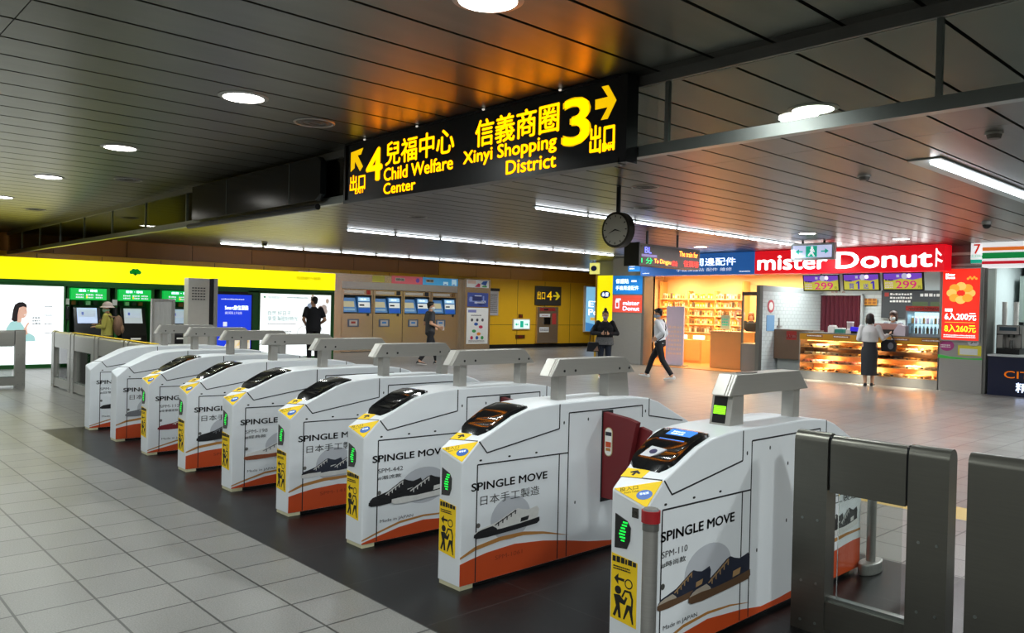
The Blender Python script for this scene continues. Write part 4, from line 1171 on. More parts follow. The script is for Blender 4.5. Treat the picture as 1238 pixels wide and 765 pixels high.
m.fpoly(f, [(0, .80), (Lp*.3, .76), (Lp*.7, .74), (Lp, .76), (Lp, .72), (Lp*.3, .71), (0, .72)], 0, .003, M('lime strip', 0x40b848, .5)).scrawl(f, Lp*.06, .95, .2, .08, 2, paper, .005, seed=3)
m.build('stickers', t)
zr0, zr1 = at(1160, 411, Y=SY).z, at(1160, 325, Y=SY).z
t = thing('red_poster', 'lit red poster with a golden ring doughnut and prices 200 and 260', 'lit poster', (xp0+.07, SY, zr0))
L = Lp-.14; H = zr1-zr0
MB().box(-.03, -.03, -.03, L+.03, .0, H+.03, steel).build('frame', t)
f3 = FY(0, -.03, 0)
MB().fbox(f3, 0, 0, L, H, -.01, .004, pr('lit red face', 0xf03020, .95)).build('lit_face', t)
lw_ = pr('lit white print', 0xffffff, 1.1); ly_ = pr('lit yellow print', 0xffe040, 1.1); gd = pr('lit doughnut gold', 0xf0a838, .95)
m = MB()
for k in range(8):
    a = 2*PI*k/8; m.fdisc(f3, L*.5+L*.25*math.cos(a), H*.66+L*.2*math.sin(a), L*.14, .005+k*.0002, .0055+k*.0002, gd if k % 2 else pr('lit doughnut pale', 0xf4c868, .95), 16, L*.12)
for k in range(5): m.fdisc(f3, L*(.68+.055*k), H*(.86+.02*(k % 2)), L*.035, .005, .006, gd, 10)
m.text('Mister', f3, L*.08, H*.9, L*.25, H*.035, lw_, .006, .02).text('Donut', f3, L*.08, H*.86, L*.25, H*.035, lw_, .006, .02)
m.text('甜甜圈', f3, L*.08, H*.40, L*.2, H*.04, lw_, .006, .01).text('6入200元', f3, L*.08, H*.28, L*.84, H*.105, lw_, .006, .012).text('8入260元', f3, L*.08, H*.11, L*.84, H*.105, ly_, .006, .012)
m.fbox(f3, L*.08, H*.245, L*.9, H*.25, .004, .006, ly_).scrawl(f3, L*.06, H*.03, L*.86, H*.05, 2, lw_, .005, seed=2)
m.build('print', t)
# convenience store
xc0, xc1, zc0, zc1 = R(1188, 291, 1238, 322, FZ)
t = thing('striped_fascia', 'white shop fascia with orange green and red stripes at the right edge', 'shop sign', (xc0, FZ, zc0))
L = 3.6; Hh = CZ-.01-zc0
m = MB().box(0, 0, 0, L, .5, Hh, pr('lit white fascia', 0xf4f6f8, .8))
for a, b, c in ((.66, .80, 0xe8762a), (.34, .58, 0x108a44), (.12, .24, 0xd02030)): m.fbox(f, 0, Hh*a, L, Hh*b, 0, .004, pr('fascia stripe %x' % c, c, .7))
m.build('panel', t)
c = at(1180, 304, Y=SY-.4)
t = thing('store_blade_sign', 'small white and green blade sign beside the striped fascia', 'sign', (c.x-.13, SY-.3, c.z-.24))
MB().box(0, 0, 0, .24, .05, .46, pr('lit white fascia')).build('panel', t)
MB().text('7', f, .06, .2, .12, .2, M('sign red', 0xd04020, .5, emit=.4), .003, .03).text('ELEVEn', f, .02, .12, .2, .06, gs, .003, .01).fbox(f, .0, 0, .24, .08, .001, .003, gs).build('lettering', t)
t = thing('coffee_counter', 'navy blue counter with orange coffee lettering at right', 'counter', (xc0+.02, SY, 0))
L = 3.4; zt_ = .86
MB().box(0, 0, 0, L, .75, zt_-.04, M('navy counter front', 0x0a1230, .35)).build('front', t)
MB().box(-.01, -.03, zt_-.04, L, .8, zt_, M('pale counter top', 0xb8bcbc, .3)).build('worktop', t)
ch = at(1216, 449, Y=SY); cb = at(1216, 455, Y=SY)
m = MB().text('CITY CAFE', f, ch.x-xc0-.05, cb.z-.03, 1.5, .15, M('orange lettering', 0xe09a28, .5, emit=.3), .004, .015)
m.text('精品咖啡', f, at(1228, 466, Y=SY).x-xc0-.02, at(1228, 473, Y=SY).z-.02, 1.0, .2, wink, .004, .012)
m.build('lettering', t)
lampw = (1, .97, .9)
struct('wall_store', MB().box(xc0, 21.5, 0, xc0+4, 21.6, CZ, M('pale store wall', 0xc4cac8, .5)).box(xc0+.04, 21.0, 1.55, xc0+3.6, 21.5, 2.6, M('grey cupboard', 0x8a9892, .4)))
fill_panel(xc0+1.4, 20.3, CZ-.003, 90, 'added unseen light panel brightening the convenience store')
for k, (dx, yy) in enumerate(((.28, 19.35), (.95, 19.35))):
    t = thing('coffee_machine', ['steel coffee machine on the navy counter next to the pillar', 'second coffee machine on the navy counter at the photo edge'][k], 'coffee machine', (xc0+dx, yy, zt_), 0)
    MB().box(-.22, 0, 0, .22, .4, .12, black).box(-.22, .15, .12, .22, .4, .62, steel).box(-.22, 0, .42, .22, .15, .62, steel).box(-.22, .0, .12, -.08, .15, .42, steel).build('housing', t, bevel=.012)
    MB().box(-.16, -.01, .50, .16, 0, .58, M('machine screen', 0x30404a, .2, emit=.2)).build('control_panel', t)
    m = MB(); [m.cyl((q, .08, .36), (q, .08, .42), .02, black, n=10) for q in (.0, .09)]; m.build('spout', t)
    MB().cyl((.05, .08, .12), (.05, .08, .3), .045, glass('jug glass', 0xc8c8c8, .15), n=14).build('jug', t)
cupm = MB().cyl((0, 0, 0), (0, 0, .5), .045, M('white paper cup', 0xdcdcd8, .5), .05, n=14)
for k in range(8): cupm.torus((0, 0, .06*k+.06), .05, .005, M('white paper cup'), 14, 6)
cupm = cupm.mesh('stack')
for k in range(4):
    o = put('cup_stack', cupm); o.location = (xc0+.14+.13*k, 19.62, zt_+.62 if k > 9 else zt_+.62); o.location.y = 19.6
    tag(o, 'tall stack of white paper cups on top of the coffee machines', 'cups', 'paper cup stacks')
    o.location.x = xc0+[.14, .36, .82, 1.05][k]
t = thing('menu_sheets', 'pale menu sheets on the store wall above the coffee machines', 'notice', (xc0+.6, 21.48, 1.2))
m = MB()
for k in range(4): m.box(k*.5-.25, -.02, .0+.05*(k % 2), k*.5+.17, 0, .32, [paper, M('cream sheet', 0xd8d4b0, .5)][k % 2]).scrawl(FY(k*.5-.2, -.02, .06), 0, 0, .3, .2, 4, gink, .001, seed=k)
m.build('sheets', t)

# ---------------------------------------------------------------- doughnut shop
tilew = M('white wall tile', 0xccd4d4, .3, noise=.03)


def tile_wall(mb, fr, L, H, m, ww=.2, hh=.1):
    for j in range(int(H/hh)):
        x = -(ww/2 if j % 2 else 0)
        while x < L:
            a, b = max(0, x+.004), min(L, x+ww-.004)
            if b > a: mb.fbox(fr, a, j*hh+.004, b, (j+1)*hh-.004, -.01, .004, m)
            x += ww
    return mb


XW = at(921, 446, z=0).x     # partition between the two shops
xin = -10.95
xs0_ = -15.85
grout = M('grey grout', 0xa8b0b0, .7)
m = MB().box(xin-.12, SY+.15, 0, xin, 22.5, 2.35, grout); tile_wall(m, FX(xin, SY+.15, 0), 3.3, 2.3, tilew)
struct('wall_partition', m)
m = MB().box(xin-.12, 22.5, 0, -5.7, 22.62, CZ, grout); tile_wall(m, FY(xin, 22.5, 0), 2.0, 2.3, tilew)
m.box(xin+2.1, 22.46, 0, -5.7, 22.5, CZ, M('pale shop wall', 0xc2ced0, .5))
struct('wall_shop_back', m)
struct('wall_shop_side', MB().box(-5.75, SY+.8, 0, -5.68, 22.5, CZ, M('pale shop wall')))
struct('trim_6', MB().box(xs0_, SY+.02, 2.98, -5.75, 22.5, 3.04, M('shop soffit', 0xb8b4a8, .6)))
for x_, w_ in ((-9.9, 'left'), (-7.6, 'right')): fill_panel(x_, 20.6, 2.977, 80, '%s added unseen light panel behind the red fascia' % w_)
wl_ = thing('hygiene_poster', 'round red and blue sticker poster on the white tiled partition', 'poster', (xin+.006, SY+.35, 1.15))
m = MB().box(0, .0, .0, .01, .4, .42, M('pale blue paper', 0x7aa4cc, .5)); m.fdisc(FX(.01, 0, 0), .2, .66, .17, -.008, .002, M('pale red disc', 0xc85a62, .5), 20).fdisc(FX(.01, 0, 0), .2, .66, .11, .002, .004, paper, 16)
m.build('sheet', wl_)
MB().box(.0, .55, .1, .05, .75, .14, steel).box(.0, .62, .1, .03, .66, .35, steel).build('hook', wl_)
# curtain
xk0, xk1, zk0, zk1 = R(992, 357, 1040, 400, 22.4)
t = thing('curtain', 'dark red pleated curtain in the doorway behind the counter', 'curtain', (xk0, 22.36, .05))
cur = M('maroon curtain', 0x5a1224, .7, noise=.08)
L = xk1-xk0; H = zk1-.05
nn_ = 72
rr = [[(L*i/nn_, .035*math.sin(i/nn_*2*PI*9)+.0, z) for i in range(nn_+1)]+[(L*i/nn_, .035*math.sin(i/nn_*2*PI*9)+.012, z) for i in range(nn_, -1, -1)] for z in (0, H*.5, H)]
MB().loft(rr, cur).build('cloth', t, smooth=True)
MB().box(-.06, -.05, H, L+.06, .1, H+.05, M('door head', 0xa8aeb0, .4)).box(-.08, -.03, -.05, -.02, .1, H, M('door head')).box(L+.02, -.03, -.05, L+.08, .1, H, M('door head')).build('door_frame', t)
MB().text('從業人員', FY(L*.3, -.05, H+.07), 0, 0, L*.35, .05, M('red label'), .0, .01).build('lettering', t)
a = R(1042, 361, 1059, 369, 22.4)
t = thing('orange_notice', 'orange grid notice on the pale wall right of the curtain', 'notice', (a[0], 22.44, a[2]))
m = MB().box(0, 0, 0, a[1]-a[0], .02, a[3]-a[2], M('orange notice', 0xd8962c, .5))
for q in range(3):
    for k in range(2): m.fbox(FY(0, 0, 0), .04+q*.12, .03+k*.09, .13+q*.12, .10+k*.09, 0, .003, M('brown grid', 0x9a5a1a, .5))
m.build('sheet', t)
a = R(1066, 351, 1142, 386, 22.4)
t = thing('chalk_menu', 'dark chalkboard menu on the back wall behind the masked clerk', 'menu board', (a[0], 22.4, a[2]))
L, H = a[1]-a[0], a[3]-a[2]
m = MB().box(0, 0, 0, L, .04, H, M('chalkboard', 0x3a3e42, .6)); fb = FY(0, 0, 0)
m.scrawl(fb, L*.14, H*.55, L*.35, H*.38, 3, paper, .001, seed=2); m.scrawl(fb, L*.62, H*.75, L*.34, H*.18, 1, paper, .001, seed=5)
m.fbox(fb, L*.05, H*.78, L*.12, H*.92, 0, .002, M('red label')).fbox(fb, L*.5, H*.3, L*.74, H*.6, 0, .002, M('moss patch', 0x4a5a38, .6)).fbox(fb, L*.78, H*.3, L*.99, H*.6, 0, .002, M('moss patch'))
m.build('board', t)
# three hanging screens
for k, (p0, p1, q0, q1, tx) in enumerate(((970, 1016, 333, 353, ('299', '元')), (1018, 1065, 331.5, 352.5, ('1', '1')), (1066, 1118, 330, 352, ('299', '元')))):
    a = R(p0, q0, p1, q1, 19.2)
    t = thing('menu_screen', ['left hanging purple and lime screen with price 299', 'middle hanging screen with the one plus one offer', 'right hanging purple and lime screen with price 299'][k], 'screen', (a[0]+.03, 19.15, a[2]+.02), 0, 'hanging menu screens')
    L, H = a[1]-a[0]-.06, a[3]-a[2]
    P0 = [(0, .05, 0), (L, .05, 0), (L, 0, H), (0, 0, H)]
    tl = Vector((0, -.08, H)); f4 = Fr((0, .08, 0), (1, 0, 0), tl)
    MB().fbox(f4, 0, 0, L, H, -.05, 0, black).build('case', t)
    m = MB().fbox(f4, .03, .03, L-.03, H-.03, 0, .003, pr('lit lime', 0xb8be48, .75)).fpoly(f4, [(.03, H*.62), (L*.2, H*.52), (L*.45, H*.66), (L*.75, H*.58), (L-.03, H*.68), (L-.03, H-.03), (.03, H-.03)], .003, .005, pr('lit violet', 0x6a48c8, .8))
    m.fbox(f4, L*.35, H*.72, L*.42, H*.86, .005, .006, pr('lit pale petal', 0xb0c8e8, .7)).fdisc(f4, L*.55, H*.78, .07, .005, .006, pr('lit pale petal'), 10).fdisc(f4, L*.66, H*.8, .05, .005, .006, pr('lit white print'), 8)
    m.scrawl(f4, .06, H*.52, L*.2, H*.12, 1, ink, .006, seed=k)
    pk = pr('lit magenta print', 0xc0287c, .75); pu = pr('lit indigo print', 0x3a30b0, .8)
    if k == 1:
        for q in (.36, .76): m.fpoly(f4, [(L*(q+.05), H*.10), (L*(q+.10), H*.10), (L*(q+.10), H*.56), (L*(q+.06), H*.56), (L*q, H*.46), (L*q, H*.40), (L*(q+.05), H*.44)], .005, .0065, pu)
        m.text('買', f4, L*.17, H*.12, L*.14, H*.3, pu, .006, .01).text('送', f4, L*.56, H*.12, L*.14, H*.3, pu, .006, .01)
    else:
        m.text('299', f4, L*.33, H*.12, L*.5, H*.4, pk, .006, .025).text('元', f4, L*.86, H*.12, L*.08, H*.15, ink, .006).scrawl(f4, L*.06, H*.12, L*.2, H*.36, 3, pr('lit pale grey', 0xd0c8d8, .6), .005, seed=k+7)
    m.build('lit_face', t)
    MB().cyl((L*.5, .05, H), (L*.5, .05, 2.98-a[2]-.02), .02, black, n=8).build('hanger', t)

# display counter
xd0, xd1 = at(965, 461, Y=SY).x, at(1134, 470, Y=SY).x
zt1 = 1.17; zb = .21
glw = M('warm lit shelf lining', 0xf0b860, .5, emit=.0)
cw = M('brown counter wood', 0x6a5644, .5, noise=.12, scale=4, stretch=(12, 1, 1))
t = thing('doughnut_counter', 'long glass doughnut counter with lit shelves behind the customer', 'display counter', (xd0, SY, 0))
L = xd1-xd0
MB().box(0, 0, 0, L, .75, zb, steel).build('plinth', t)
MB().box(-.02, .0, zt1-.03, L, .8, zt1, steel_dark).build('worktop', t)
gold = M('golden counter rail', 0xc8902c, .35, .5)
MB().box(.02, -.02, zt1-.19, L-.02, .1, zt1-.03, gold).build('front_rail', t)
for k in range(5): m = MB(); m.fbox(FY(0, -.02, 0), .2+k*.68, zt1-.11, .62+k*.68, zt1-.05, 0, .004, M('brown strip', 0x8a5a40, .5)).scrawl(FY(.22+k*.68, -.02, zt1-.10), 0, 0, .36, .04, 1, paper, .005, seed=k); m.build('rail_label', t)
m = MB().box(0, 0, zb, .03, .75, zt1-.03, steel).box(L-.03, 0, zb, L, .75, zt1-.03, steel).box(0, .72, zb, L, .75, zt1-.03, M('warm back panel', 0xc89868, .5))
m.box(L/2-.02, 0, zb, L/2+.02, .03, zt1-.19, steel)
m.build('case_frame', t)
SH = [.225, .43, .63, .82]
for z in SH:
    MB().box(.03, .03, z-.02, L-.03, .70, z, M('lit cream shelf', 0xe8c890, .4)).build('shelf', t)
MB().box(.03, -.004, zb, L-.03, .004, zt1-.19, glass('case glass', 0xfdfaf4, .05)).build('front_glass', t)
for k in range(4):
    m = MB().box(L*(.05+.245*k), .10, zt1-.21, L*(.05+.245*k)+L*.2, .14, zt1-.195, M('warm light bar', 0xffc878, .5, emit=5, noise=0)); m.build('light_bar', t)
for z in SH:
    for q in range(3):
        l = lamp('shelf_light', t, (L*(q+.5)/3, .30, z+.175 if z < .8 else z+.145), 20, .3, (1, .88, .66), sy=L/3*.9, spread=120)
dough = [M('golden doughnut', 0xc8842c, .5, noise=.12, scale=20), M('chocolate doughnut', 0x5a2c18, .4, noise=.1), M('pale sugar doughnut', 0xe0c898, .6, noise=.1), M('pink iced doughnut', 0xd08878, .4, noise=.08)]
topm = [M('honey glaze', 0xe0a040, .3), M('dark icing', 0x3a1a10, .3), M('white icing', 0xf0e4cc, .4), M('pink icing', 0xe09a90, .35)]
DM = []
for k in range(4):
    m = MB(); m.torus((0, 0, .026), .036, .026, dough[k], 16, 8, 1); m.torus((0, 0, .036), .036, .022, topm[k], 16, 8, .9)
    DM.append(m.mesh('doughnut', smooth=True))
m = MB()
for k in range(8): m.ell((.04*math.cos(k*PI/4), .04*math.sin(k*PI/4), .024), (.02, .02, .024), dough[0], 6, 8)
DM.append(m.mesh('doughnut', smooth=True))
m = MB().ell((0, 0, .031), (.055, .04, .03), dough[2], 8, 12); m.fbox(Fr((0, 0, .05), (1, 0, 0), (0, 1, 0)), -.04, -.008, .04, .008, 0, .008, topm[1]); DM.append(m.mesh('doughnut', smooth=True))
KN = ['golden ring', 'chocolate ring', 'sugar ring', 'pink iced ring', 'pull apart bead ring', 'oval filled']
SN_ = ['bottom', 'second lowest', 'second highest', 'top']
rd = random.Random(5)
LAY = [[0, 5, 2, 0], [3, 3, 0, 2], [2, 0, 1, 4], [2, 4, 0, 5]]
for si, z in enumerate(SH):
    nx = 21; per = nx/4
    for i in range(nx):
        kind = LAY[si][int(i/per) % 4]
        for j in range(2 if si < 3 else 2):
            if rd.random() < .06: continue
            o = put('doughnut', DM[kind]); o.location = (xd0+.14+i*(L-.28)/(nx-1)+rd.uniform(-.008, .008), SY+.12+j*.16, z+.002)
            o.rotation_euler = (0, 0, rd.uniform(0, 3)); o.scale = (1.04, 1.04, 1.1)
            tag(o, '%s doughnut on the %s shelf of the glass counter' % (KN[kind], SN_[si]), 'doughnut', '%s doughnuts on the %s shelf' % (KN[kind], SN_[si]))
pt = MB().box(-.03, -.003, 0, .03, .003, .035, M('dark price tag', 0x3a2418, .5)).mesh('tag')
for si, z in enumerate(SH):
    for i in range(9):
        o = put('price_tag', pt); o.location = (xd0+.3+i*(L-.5)/8.5, SY+.045, z)
        tag(o, 'tiny dark price tag along the front edge of the %s doughnut shelf' % SN_[si], 'price tag', 'price tags on the %s shelf' % SN_[si])
t = thing('side_counter', 'brown wood counter end with a red price sticker left of the glass case', 'counter', (xin+.02, 19.75, 0))
Ls = xd0-xin-.04
MB().box(0, 0, .42, Ls, .6, 1.2, cw).box(.05, .1, 0, Ls-.05, .5, .42, M('pale recess', 0x9aa09c, .5)).build('body', t)
a = R(951, 400, 963, 411, 19.75)
MB().fbox(FY(a[0]-xin-.02, 0, a[2]), 0, 0, a[1]-a[0], a[3]-a[2], 0, .004, M('red label')).text('6入200', FY(a[0]-xin-.02, 0, a[2]), .02, .04, a[1]-a[0]-.05, .1, paper, .006, .01).build('price_sticker', t)
# things on the counter
cold = M('cold white light', 0xe4f2f4, .5, emit=1.6, noise=0)
a = R(1097, 381, 1140, 404, SY+.3)
t = thing('drink_fridge', 'small lit glass fridge standing on the right end of the doughnut counter', 'fridge', (a[0], SY+.2, zt1))
L_ = xd1-a[0]-.03; H_ = .55
MB().box(0, .42, 0, L_, .45, H_, cold).box(0, 0, 0, L_, .45, .06, M('fridge grey', 0x8fa0aa, .4)).box(0, 0, H_, L_, .45, H_+.14, M('fridge grey')).box(0, 0, .06, .04, .45, H_, M('fridge grey')).box(L_-.04, 0, .06, L_, .45, H_, M('fridge grey')).box(.04, .05, .28, L_-.04, .4, .29, M('fridge grey')).build('case', t)
MB().box(.04, .0, .06, L_-.04, .006, H_, glass('fridge glass', 0xe8f4f8, .1)).build('door_glass', t)
MB().fbox(FY(0, 0, H_+.03), 0, 0, L_, .11, 0, .006, M('red strip')).text('mister Donut', FY(0, 0, H_+.055), .08, 0, L_-.16, .06, paper, .008, .01).build('header', t)
lamp('fridge_light', t, (L_/2, .12, H_-.02), 5, L_*.8, (.9, 1, 1), sy=.2)
drm = [MB().cyl((0, 0, 0), (0, 0, .13), .03, c_, n=12).cyl((0, 0, .13), (0, 0, .17), .016, paper, n=10).mesh('drink_bottle') for c_ in (M('milk white', 0xd8dce0, .4), M('tea amber', 0x9a6a3a, .4), M('pink milk', 0xc89aa8, .4))]
for q in range(8):
    for sh, z in enumerate((.06, .29)):
        o = put('drink_bottle', drm[(q+sh) % 3]); o.location = (a[0]+.10+q*(L_-.2)/7, SY+.35, zt1+z)
        tag(o, ['white', 'amber', 'pink'][(q+sh) % 3]+' drink bottle on the %s shelf of the small fridge' % ['lower', 'upper'][sh], 'bottle', ['white', 'amber', 'pink'][(q+sh) % 3]+' bottles, %s fridge shelf' % ['lower', 'upper'][sh])
a = R(1060, 384, 1088, 402, SY+.4)
t = thing('tray_cabinet', 'dusty pink work cabinet in front of the masked clerk', 'cabinet', (a[0], SY+.25, zt1))
L_ = a[1]-a[0]
MB().box(0, 0, .13, L_, .3, .27, M('dusty pink panel', 0xa88078, .5)).box(0, .02, 0, L_, .28, .13, M('dark slot', 0x2c2420, .6)).build('body', t)
MB().fbox(FY(0, 0, 0), .05, .01, L_-.05, .02, 0, .03, paper).fdisc(FY(0, 0, 0), L_*.3, .06, .05, -.01, .004, M('golden bun', 0xc89a50, .5), 12, .03).build('tray', t)
t = thing('white_card_box', 'white box between the pink cabinet and the small fridge', 'box', (a[1]+.01, SY+.0, zt1))
MB().prism([(0, 0, 0), (.26, 0, 0), (.26, 0, .22), (.1, 0, .26), (0, 0, .1)], (0, .2, 0), M('mauve white card', 0xb8aeb8, .5)).build('carton', t)
for nm, lab, px, py, c_, sh_ in (('napkin_box', 'white napkin box on the counter left of the customer', 1006, 401, 0xcfd0cc, (.16, .2, .16)), ('green_box', 'green and white box on the counter before the curtain', 1016, 401, 0x2a7a6a, (.22, .2, .1)), ('paper_stack', 'pale stack of papers on the counter beside the green box', 1027, 401, 0xc8c4b8, (.12, .2, .09)), ('purple_scanner', 'bright violet lit device on the counter by the customer shoulder', 1033, 396, 0x3020c8, (.16, .16, .1)), ('sauce_tub', 'small tub on the counter in front of the curtain', 1022, 390, 0xa89a98, (.06, .06, .12))):
    p = at(px, py, Y=SY+.35)
    t = thing(nm, lab, nm.split('_')[-1], (p.x-sh_[0]/2, SY+.28 if nm != 'sauce_tub' else SY+.55, zt1))
    if nm == 'sauce_tub':
        MB().cyl((sh_[0]/2, .08, 0), (sh_[0]/2, .08, .26), .07, M('tub mauve', c_, .5), .08).build('tub', t); MB().cyl((sh_[0]/2, .08, .26), (sh_[0]/2, .08, .29), .085, paper).build('lid', t)
    elif nm == 'purple_scanner':
        MB().box(0, .02, 0, sh_[0], .14, .06, black).build('base', t); MB().prism([(0, 0, .06), (.2, 0, .06), (.26, 0, .15), (.02, 0, .17)], (0, .12, 0), M('violet lit plastic', c_, .4, emit=.5)).build('head', t)
    else:
        MB().box(0, 0, 0, *sh_, M(nm+' card', c_, .5)).build('carton', t, bevel=.008); MB().box(.02, .02, sh_[2], sh_[0]-.02, sh_[1]-.02, sh_[2]+.03, paper).build('sheet', t)

# ---------------------------------------------------------------- accessory shop
xs0, xs1 = -16.6, xin-.12
cream = M('warm cream panel', 0xe4c090, .5, noise=.04); dw = M('warm wood panel', 0xd89a58, .45, noise=.08, scale=3)
struct('wall_shop_left', MB().box(xs0-.1, 20.0, 0, xs0, 22.6, 2.98, cream).box(xs0, 20.0, 0, -15.85, 20.08, 2.98, cream).box(-15.95, SY+.42, 0, -15.85, 20.0, 2.98, cream).box(-15.85, SY+.42, 0, -14.72, SY+.5, 2.98, cream).box(-14.80, SY-.02, 0, -14.72, SY+.5, 2.68, steel_dark))
struct('wall_accessory_back', MB().box(xs0, 22.5, 0, xs1, 22.62, 2.98, cream))
struct('trim_7', MB().box(-14.72, SY-.2, 2.62, xs1, SY, 2.7, steel))
struct('door_1', MB().box(xs1+.0-.95, SY+.9, 0, xs1-.9, SY+.95, 2.1, steel_dark).box(xs1-.95, SY+.9, 2.1, xs1+.1, SY+.95, 2.2, M('dark grey beam', 0x5a5650, .5)).box(xs1+.02, SY+.0, 0, xs1+.12, SY+.15, 2.35, steel_dark))
struct('floor_shop', MB().box(xs0, SY+.06, 0, xs1, 22.5, .012, M('honey floor', 0xb0783c, .35, noise=.06)))
warm = (1, .74, .42)
for x_, y_ in ((-15.6, 20.4), (-14, 20.2), (-12.8, 20.2), (-11.8, 20.2), (-15.6, 21.6), (-14, 21.6), (-12.8, 21.6), (-11.8, 21.6)):
    lamp('shop_spot', None, (x_, y_, 2.9), 62, .4, warm)
bulb = MB().cyl((0, 0, -.12), (0, 0, 0), .045, M('spot housing', 0x6a5a48, .4, .4), n=12).ell((0, 0, -.12), (.04, .04, .03), M('warm lit bulb', 0xffe0b0, .5, emit=12, noise=0), 8, 10).mesh('spot')
for k in range(8):
    p = at(806+k*15, 337+(k % 2)*2, Y=20.0)
    o = put('spot_lamp', bulb); o.location = (p.x, 20.0+.15*(k % 3), 2.98); tag(o, 'small warm spot lamp on the ceiling of the accessory shop', 'spot lamp', 'accessory shop spot lamps')
# shelves with boxed goods
shx0, shx1 = -16.45, -13.35
t = thing('wall_shelving', 'lit cream wall shelving filled with small packages at the back of the shop', 'shelf', (shx0, 22.1, 0))
L = shx1-shx0
SZ = [.95, 1.22, 1.49, 1.76, 2.03]
for z in SZ: MB().box(0, 0, z-.025, L, .38, z, cream).build('shelf_board', t)
for q in ((-.03, 0, 0, 0, .4, 2.6), (L, 0, 0, L+.04, .4, 2.6), (L*.33, .1, .95, L*.33+.03, .38, 2.3), (L*.66, .1, .95, L*.66+.03, .38, 2.3)): MB().box(*q, dw).build('upright', t)
MB().box(0, .03, 0, L, .38, .9, dw).build('base_unit', t)
for k in range(5): MB().box(L*.2*k+.04, .0, .06, L*.2*(k+1)-.04, .03, .84, M('warm drawer front', 0xd8985a, .4)).build('door', t)
for z in SZ: lamp('shelf_lamp', t, (L/2, .12, z+.235), 14, .05, (1, .78, .46), sy=.05).data.size = L*.9
pcs = [0xe0c070, 0xc8b8a0, 0xd8d0c0, 0x8a6a48, 0xe8b030, 0xb0a8a0, 0x6a6058, 0xd8a890, 0xf0d890]
PM = []
for k, c_ in enumerate(pcs):
    m = MB().box(-.04, -.02, 0, .04, .02, .17, M('package %d' % k, c_, .5)).fbox(FY(0, -.02, 0), -.025, .03, .025, .11, 0, .002, M('package mark %d' % (k % 3), [0x5a4a3a, 0xf0e8d8, 0xc06a30][k % 3], .5))
    PM.append(m.mesh('package'))
rp = random.Random(9)
PN = ['gold', 'beige', 'cream', 'brown', 'amber', 'grey', 'charcoal', 'salmon', 'pale yellow']
RN = ['lowest', 'second', 'middle', 'fourth', 'top']
for si, z in enumerate(SZ):
    x = .08
    while x < L-.1:
        if abs(x-L*.33) < .09 or abs(x-L*.66) < .09: x += .1; continue
        k = 4 if si in (3, 4) and L*.35 < x < L*.66 and rp.random() < .6 else rp.randrange(9)
        o = put('package', PM[k]); s_ = rp.uniform(.9, 1.15); o.scale = (1, 1, s_); o.location = (shx0+x, 22.2+rp.uniform(0, .03), z)
        tag(o, '%s upright package on the %s shelf at the back of the warm lit shop' % (PN[k], RN[si]), 'package', '%s packages on the %s shelf' % (PN[k], RN[si])); x += .098
# fittings of the shop
a = R(859, 400, 898, 441, 20.0)
t = thing('shop_desk', 'plain glowing orange cash desk in the accessory shop', 'desk', (a[0], 20.0, .012))
MB().box(0, 0, 0, a[1]-a[0], .6, a[3]-.03, dw).build('body', t, bevel=.01); MB().box(-.02, -.02, a[3]-.03, a[1]-a[0]+.02, .62, a[3], cream).build('desk_top', t)
a = R(816, 411, 857, 436, 21.6)
t = thing('low_cabinet', 'low wooden cabinet with two lit display trays left of the orange desk', 'cabinet', (a[0], 21.2, .012))
L = a[1]-a[0]
m = MB().box(0, 0, 0, L, .5, .72, dw); m.build('body', t)
for q in (.05, .52): MB().box(L*q, -.02, .08, L*q+L*.43, 0, .64, M('warm drawer front')).build('drawer', t)
for k, q in enumerate((.3, .8)):
    o = MB().box(-.16, 0, 0, .16, .26, .02, steel).box(-.14, .02, .02, .14, .24, .14, M('lit tray', 0xfff0d8, .5, emit=1.6, noise=0)).build('lit_tray'); o.location = (a[0]+L*q, 21.28, .735)
    tag(o, ['left lit display tray on the low cabinet', 'right lit display tray on the low cabinet'][k], 'display tray')
a = R(898, 416, 918, 448, 19.3)
t = thing('grey_cabinet', 'plain grey cabinet at the shop entrance beside the tiled wall', 'cabinet', (a[0], 19.25, .012))
MB().box(0, 0, 0, a[1]-a[0]-.06, .5, a[3], M('grey laminate', 0x8a8078, .5)).build('body', t); MB().box(-.01, -.01, a[3], a[1]-a[0]-.05, .5, a[3]+.02, cream).build('cabinet_top', t)
p = at(893, 383, Y=20.2)
t = thing('ring_sign', 'round pale pink ring sign on a stand on the orange desk', 'sign', (p.x, 20.25, at(898, 400, Y=20.0).z+.012))
MB().cyl((0, 0, 0), (0, 0, .25), .015, steel, n=8).cyl((0, 0, 0), (0, 0, .02), .09, steel, n=16).build('stand', t)
MB().fring(FY(0, 0, .42), 0, 0, .13, .17, -.02, .02, M('pale pink ring', 0xe8b8b0, .5)).fbox(FY(0, 0, .42), -.1, -.03, .1, .03, -.01, .012, M('brown strip')).build('ring', t)
p = at(878, 393, Y=20.2)
t = thing('card_stand', 'pale mint card standing on the left of the orange desk', 'sign', (p.x-.15, 20.15, at(898, 400, Y=20.0).z+.012))
MB().box(0, 0, 0, .30, .03, .42, M('mint card', 0xc8d8b8, .5)).scrawl(FY(.05, 0, .1), 0, 0, .2, .24, 3, gs, .001, seed=3).build('card', t); MB().box(.0, -.03, 0, .3, .1, .015, cream).build('foot', t)
t = thing('yellow_bag', 'bulging yellow bag on the low cabinet', 'bag', (a[0]+.12, 21.5, .735))
MB().ell((0, .12, .13), (.2, .1, .13), M('yellow bag', 0xe8b428, .5)).build('bag_body', t, smooth=True); MB().tube([(-.08, .12, .24), (-.05, .12, .32), (.05, .12, .32), (.08, .12, .24)], .01, dw, 6).build('handle', t)
p = at(808, 430, Y=19.6)
